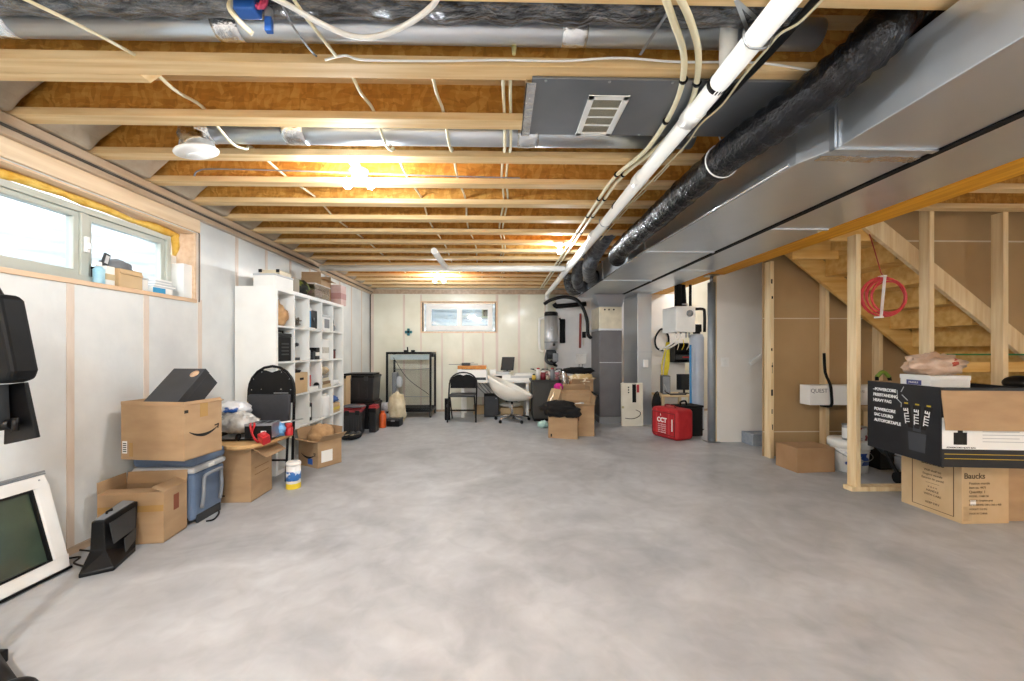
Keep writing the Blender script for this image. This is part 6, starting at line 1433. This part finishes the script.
# ---- cartons in front of the studs
l, c_, r = F(900, 501.5), F(962, 524.2), F(1009, 523.5)
loc, rz, w, d = fit(l, c_, r, 'R'); ZB = .432
tc = carton('tan carton with printed text on the concrete under the black printed box', loc, rz, w, d, ZB, None, CARD2, tape=False)
BI = M('brown_print', '#5d4b33', rough=.9)
text_mesh('carton_title', 'Baucks', .055, BI, tc, (-w / 2 + .09, -d / 2 - .001, ZB - .1), FRONT, bold=.001)
for k, (s, sz) in enumerate((('Fixation murale', .024), ('Item no. 4471', .022), ('Quantity: 1', .026), ('MODEL: 11480 GR', .018), ('COLOR: Graphite grey', .018), ('DIMENSIONS: 540 x 360 x 450', .018), ('WEIGHT: 9.4 KG', .018), ('MADE IN CHINA', .018))):
    text_mesh('carton_print', s, sz, BI, tc, (-w / 2 + .05, -d / 2 - .001, ZB - .15 - k * .03), FRONT, 'LEFT')
decal(tc, 'white_label', WHITE, 'front', w, d, -w / 2 + .06, .13, -w / 2 + .1, .165); decal(tc, 'grey_label', M('worn_tan', '#b39872', '#c4a983', 20, rough=.8), 'front', w, d, -w / 2 + .01, .02, -w / 2 + .07, .12)
text_mesh('carton_title', 'Bauckle', .05, BI, tc, (-w / 2 - .001, -.02, ZB - .06), LEFT, bold=.001)
for k, s in enumerate(('Wall shelf kit', 'Etagere murale', 'Estante de pared', '-------------', 'x x x x', 'HANDLE', 'WITH CARE', '. . . . .', 'KEEP DRY')): text_mesh('carton_print', s, .022, BI, tc, (-w / 2 - .001, -.02, ZB - .12 - k * .03), LEFT)
b = MB()
for (u0, u1, z0, z1) in ((-.16, -.155, .03, ZB - .02), (.12, .125, .03, ZB - .02), (-.16, .125, .03, .034)): b.box((-w / 2 - .001, u0, z0), (-w / 2, u1, z1))
b.build('printed_frame', BI, tc)
carton('tan carton right beside the printed tan carton at the picture edge', loc + Vector((w / 2 + .03 + .24, .03, 0)), rz, .46, .4, .45, None, CARD, tape=True)
# black printed open box
l, c_, r = PZ(874, 446, ZB + .004), PZ(941, 467, ZB + .004), PZ(1023, 462, ZB + .004)
rz = R(-6); w, d = .56, .6; loc = c_ + Matrix.Rotation(rz, 3, 'Z') @ Vector((w / 2, d / 2, 0)); hbx = P(941, 388, c_.y).z - ZB
BKC = M('black_printed_card', '#121317', '#191a1f', 7, rough=.5)
bb = carton('large open black printed carton with white lower panel and tan flap', loc, rz, w, d, hbx, dict(front=263, back=-86, left=-86, right=200), BKC, ratio=.5)
for ch in bb.children:
    if ch.name.startswith('flap'): ch.data.materials[0] = CARD
bb.children[3].data.materials[0] = BKC
hh = hbx
decal(bb, 'white_panel', WHITE, 'front', w, d, -w / 2 + .006, .12, w / 2 - .004, hh * .62)
decal(bb, 'black_band', BKC, 'front', w, d, -w / 2, .005, w / 2, .12)
MB().box((-w / 2 + .075, -d / 2 - .003, .15), (-w / 2 + .155, -d / 2 - .0015, .23)).box((-w / 2 + .1, -d / 2 - .003, .23), (-w / 2 + .13, -d / 2 - .0015, .265)).build('bottle_silhouette', INK, bb)
GI = M('pale_grey_ink', '#b7babd', rough=.7)
for k in range(4): decal(bb, 'print_line', GI, 'front', w, d, -w / 2 + .25, .17 + k * .022, w / 2 - .06 - .03 * (k % 2), .174 + k * .022, .0022)
text_mesh('caption', 'POWERCORE HEAVY BAG', .015, INK, bb, (-w / 2 + .12, -d / 2 - .003, .13), FRONT)
YI = M('yellow_ink', '#c9a82e', rough=.7)
for k in range(2): decal(bb, 'yellow_line', YI, 'front', w, d, -w / 2 + .02, .085 - k * .03, w / 2 - .05, .089 - k * .03, .0022)
for k, s in enumerate(('\u2013POWERCORE', 'FREESTANDING', 'HEAVY BAG')): text_mesh('box_lettering', s, .031, WHITEINK, bb, (-w / 2 - .002, d / 2 - .06, hh - .06 - k * .043), LEFT, 'LEFT', bold=.0012)
for k, s in enumerate(('POWERCORE', 'SAC LOURD', 'AUTOPORTABLE')): text_mesh('box_lettering', s, .031, WHITEINK, bb, (-w / 2 - .002, d / 2 - .07, hh - .215 - k * .043), LEFT, 'LEFT', bold=.0012)
# punching-bag picture on the side: three bottles of white lettering and a base
GR = M('print_grey', '#3a3e45', rough=.6)
for k, (y0, tilt) in enumerate(((-.065, .02), (-.13, 0), (-.195, -.02))):
    MB().prism([(-w / 2 - .0014, y0 + .03 + tilt, .40 - .02), (-w / 2 - .0014, y0 - .03 + tilt, .40 - .02), (-w / 2 - .0014, y0 - .02 - tilt, .22), (-w / 2 - .0014, y0 + .02 - tilt, .22)], (.0008, 0, 0)).build('bag_picture', INK, bb)
    text_mesh('bag_picture_lettering', 'TITLE', .05, WHITEINK, bb, (-w / 2 - .003, y0 + tilt * .5, .30), (R(90), R(-90) + R(8) * (k - 1), R(-90)), bold=.001, sx=.9)
    MB().box((-w / 2 - .0024, y0 + tilt - .018, .385), (-w / 2 - .0014, y0 + tilt + .012, .395)).build('yellow_mark', YI, bb)
MB().prism([(-w / 2 - .0014, -.06, .19), (-w / 2 - .0014, -.2, .19), (-w / 2 - .0014, -.19, .06), (-w / 2 - .0014, -.07, .06)], (.0008, 0, 0)).build('base_picture', GR, bb)
MB().box((-w / 2 - .0014, -.16, .2), (-w / 2 - .0006, -.1, .24)).build('neck_picture', GR, bb)
b = MB(); random.seed(14)
for k in range(5): b.bar((-w / 2 - .0016, d / 2 - .29 + random.uniform(-.05, .05), hh - .02 - k * .03), (-w / 2 - .0016, d / 2 - .33 + random.uniform(-.06, .06), hh - .06 - k * .028), .0008, .006)
b.build('scuff', GI, bb)
# white box with bag on top
p = P(935, 391, 3.0)
wz = ZB + .004 + hbx + .003
l, c_, r = PZ(903, 390, wz), PZ(934, 391.5, wz), PZ(972, 388, wz)
wbx = thing('white_box', 'white box resting in the top of the black printed carton', 'box', (3.255, 2.93, wz - .035), R(-3))
MB().box((-.14, -.115, 0), (.14, .115, .09)).build('box_body', WHITE, wbx, .003); MB().box((-.143, -.118, .06), (.143, .118, .094)).build('lid', WHITEP, wbx, .003)
MB().box((-.1445, -.05, .02), (-.1405, .06, .055)).build('blue_label', M('label_violet', '#4b4f86', rough=.6), wbx); text_mesh('label_print', 'FRAGILE', .02, WHITEINK, wbx, (-.1455, .005, .037), LEFT)
bgp = thing('plastic_bag', 'crumpled translucent brownish plastic bag on the white box', 'bag', wbx.location + Vector((.0, .01, .095)))
MB().blob((0, 0, .065), (.19, .12, .085), 71, .35, 3.2, 36, 22, flat=-.063).build('bag_film', M('tan_bag_film', '#c4a288', '#dcc2ac', 9, rough=.35, bump=.9, bscale=14, coat=.3), bgp)
MB().blob((.05, -.06, .09), (.05, .06, .045), 4, .1).build('red_contents', M('red_orange', '#b8503a', rough=.6), bgp)
# dark lid at the right edge
o = thing('dark_helmet', 'round dark object behind the tan flap at the right edge', 'helmet', P(1020, 391, 3.05)); o.location.z = 0.9; MB().blob((0, 0, .05), (.08, .1, .06), amp=0, flat=-.04).build('shell', BLACK, o); MB().box((-.09, -.1, .0), (.09, .02, .012)).build('brim', DGREY, o, .004)
# ---- white wall details
o = thing('light_switch', 'white light switch on the white end wall', 'switch', P(725, 362, YW - .006)); MB().box((-.055, -.002, -.06), (.055, .006, .06)).build('cover_plate', WHITEP, o, .003); MB().box((-.03, -.006, -.035), (-.005, -.002, .035)).build('rocker', WHITE, o); MB().box((.005, -.006, -.035), (.03, -.002, .035)).build('rocker', WHITE, o)
a, b2 = P(750, 364, YW - .06), P(770, 349, YW - .06)
o = thing('handrail', 'short white handrail rising on the white end wall', 'handrail', a); MB().bar((0, 0, 0), b2 - a, .035, .05).build('rail', WHITE, o, .006); MB().bar((.06, 0, .03), (.06, .058, .02), .02, .02).build('bracket', STEEL, o)
a, b2 = P(752, 430, YW - .2), P(772, 445, YW - .2)
o = thing('stair_step', 'grey carpeted step at the foot of the white end wall', 'step', ((a.x + b2.x) / 2 + .1, YW - .14, 0)); MB().box((-.25, -.1, 0), (.25, .13, .15)).build('step_body', M('grey_carpet', '#8d949e', '#9aa1aa', 30, rough=.95, bump=.4), o, .008); MB().box((-.25, -.115, .13), (.25, -.1, .155)).build('nosing', M('grey_carpet', '#8d949e'), o)
# ================================================================== sub-parts: details that belong to one part of their thing
SUB = {'lid_handle': 'lid', 'badge': 'lid_band', 'screen': 'screen_frame', 'paper_slot': 'printer_body', 'front_panel': ('case', 'printer_body'), 'rivet': 'backrest',
       'screw': 'sheet', 'top_sheet': 'sheets', 'can_rim': 'can_body', 'paper_label': 'can_body', 'lid_line': 'box_body', 'latch': ('tote_lid', 'case_body'),
       'arrow_mark': 'box_body', 'barcode_label': 'box_body', 'tape': 'box_body', 'round_sticker': 'box_lid', 'seat_bracket': 'seat', 'white_tag': 'bag_body',
       'bag_lettering': 'bag_body', 'bag_small_print': 'bag_body', 'white_mark': 'bag_body', 'box_lettering': 'box_body', 'bag_picture': 'box_body', 'bag_picture_lettering': 'box_body',
       'base_picture': 'box_body', 'neck_picture': 'box_body', 'yellow_mark': 'box_body', 'yellow_line': 'box_body', 'print_line': 'box_body', 'bottle_silhouette': 'box_body',
       'carton_title': 'box_body', 'carton_print': 'box_body', 'printed_frame': 'box_body', 'white_label': ('box_body', 'case'), 'grey_label': 'box_body', 'caption': 'box_body',
       'white_panel': 'box_body', 'black_band': 'box_body', 'scuff': 'box_body', 'blue_label': ('box_body', 'canister_body', 'bucket_body'), 'label_print': 'box_body',
       'yellow_band': 'canister_body', 'lettering': 'carton_body', 'small_lettering': 'carton_body', 'mat_board': 'box_body', 'driver': 'cabinet', 'badge_letter': 'silver_canister',
       'dial': ('silver_canister', 'box_body'), 'round_badge': 'boiler_case', 'red_label': 'panel_sheet', 'dark_slot': 'panel_sheet', 'hole': 'panel_sheet', 'rust_spot': 'panel_sheet',
       'fan_slot': 'top_plate', 'board_edge': 'board_top', 'address_label': 'box_body', 'blue_sticker': 'box_body', 'clear_tape': 'box_body', 'small_label': 'box_body',
       'warning_print': 'box_body', 'seam_tape': 'box_body', 'dark_print': 'box_body', 'small_print': 'box_body', 'tape_patch': 'box_body', 'arrow_print': 'box_body',
       'stamp_mark': 'stud_body', 'rubber_band': 'main_pipe', 'coupling': 'main_pipe', 'red_strip': 'switch_unit', 'caster': 'base_tray', 'rib': ('tote_body', 'box_body'), 'knockout': 'coil_box'}
for o in list(bpy.data.objects):
    if o.parent is None or o.parent.parent is not None: continue
    want = SUB.get(o.name.split('.')[0])
    if not want: continue
    for q in o.parent.children:
        if q is not o and q.name.split('.')[0] in ((want,) if isinstance(want, str) else want) and len(q.children) < 60:
            o.parent = q; break
# bars of a barcode sit on their label
for o in list(bpy.data.objects):
    if o.name.split('.')[0] == 'barcode_bar' and o.parent and o.parent.parent is None:
        for q in o.parent.children:
            for r_ in [q] + list(q.children):
                pass
        body = [q for q in o.parent.children if q.name.split('.')[0] == 'box_body']
        if body: o.parent = body[0]
bpy.context.view_layer.update()
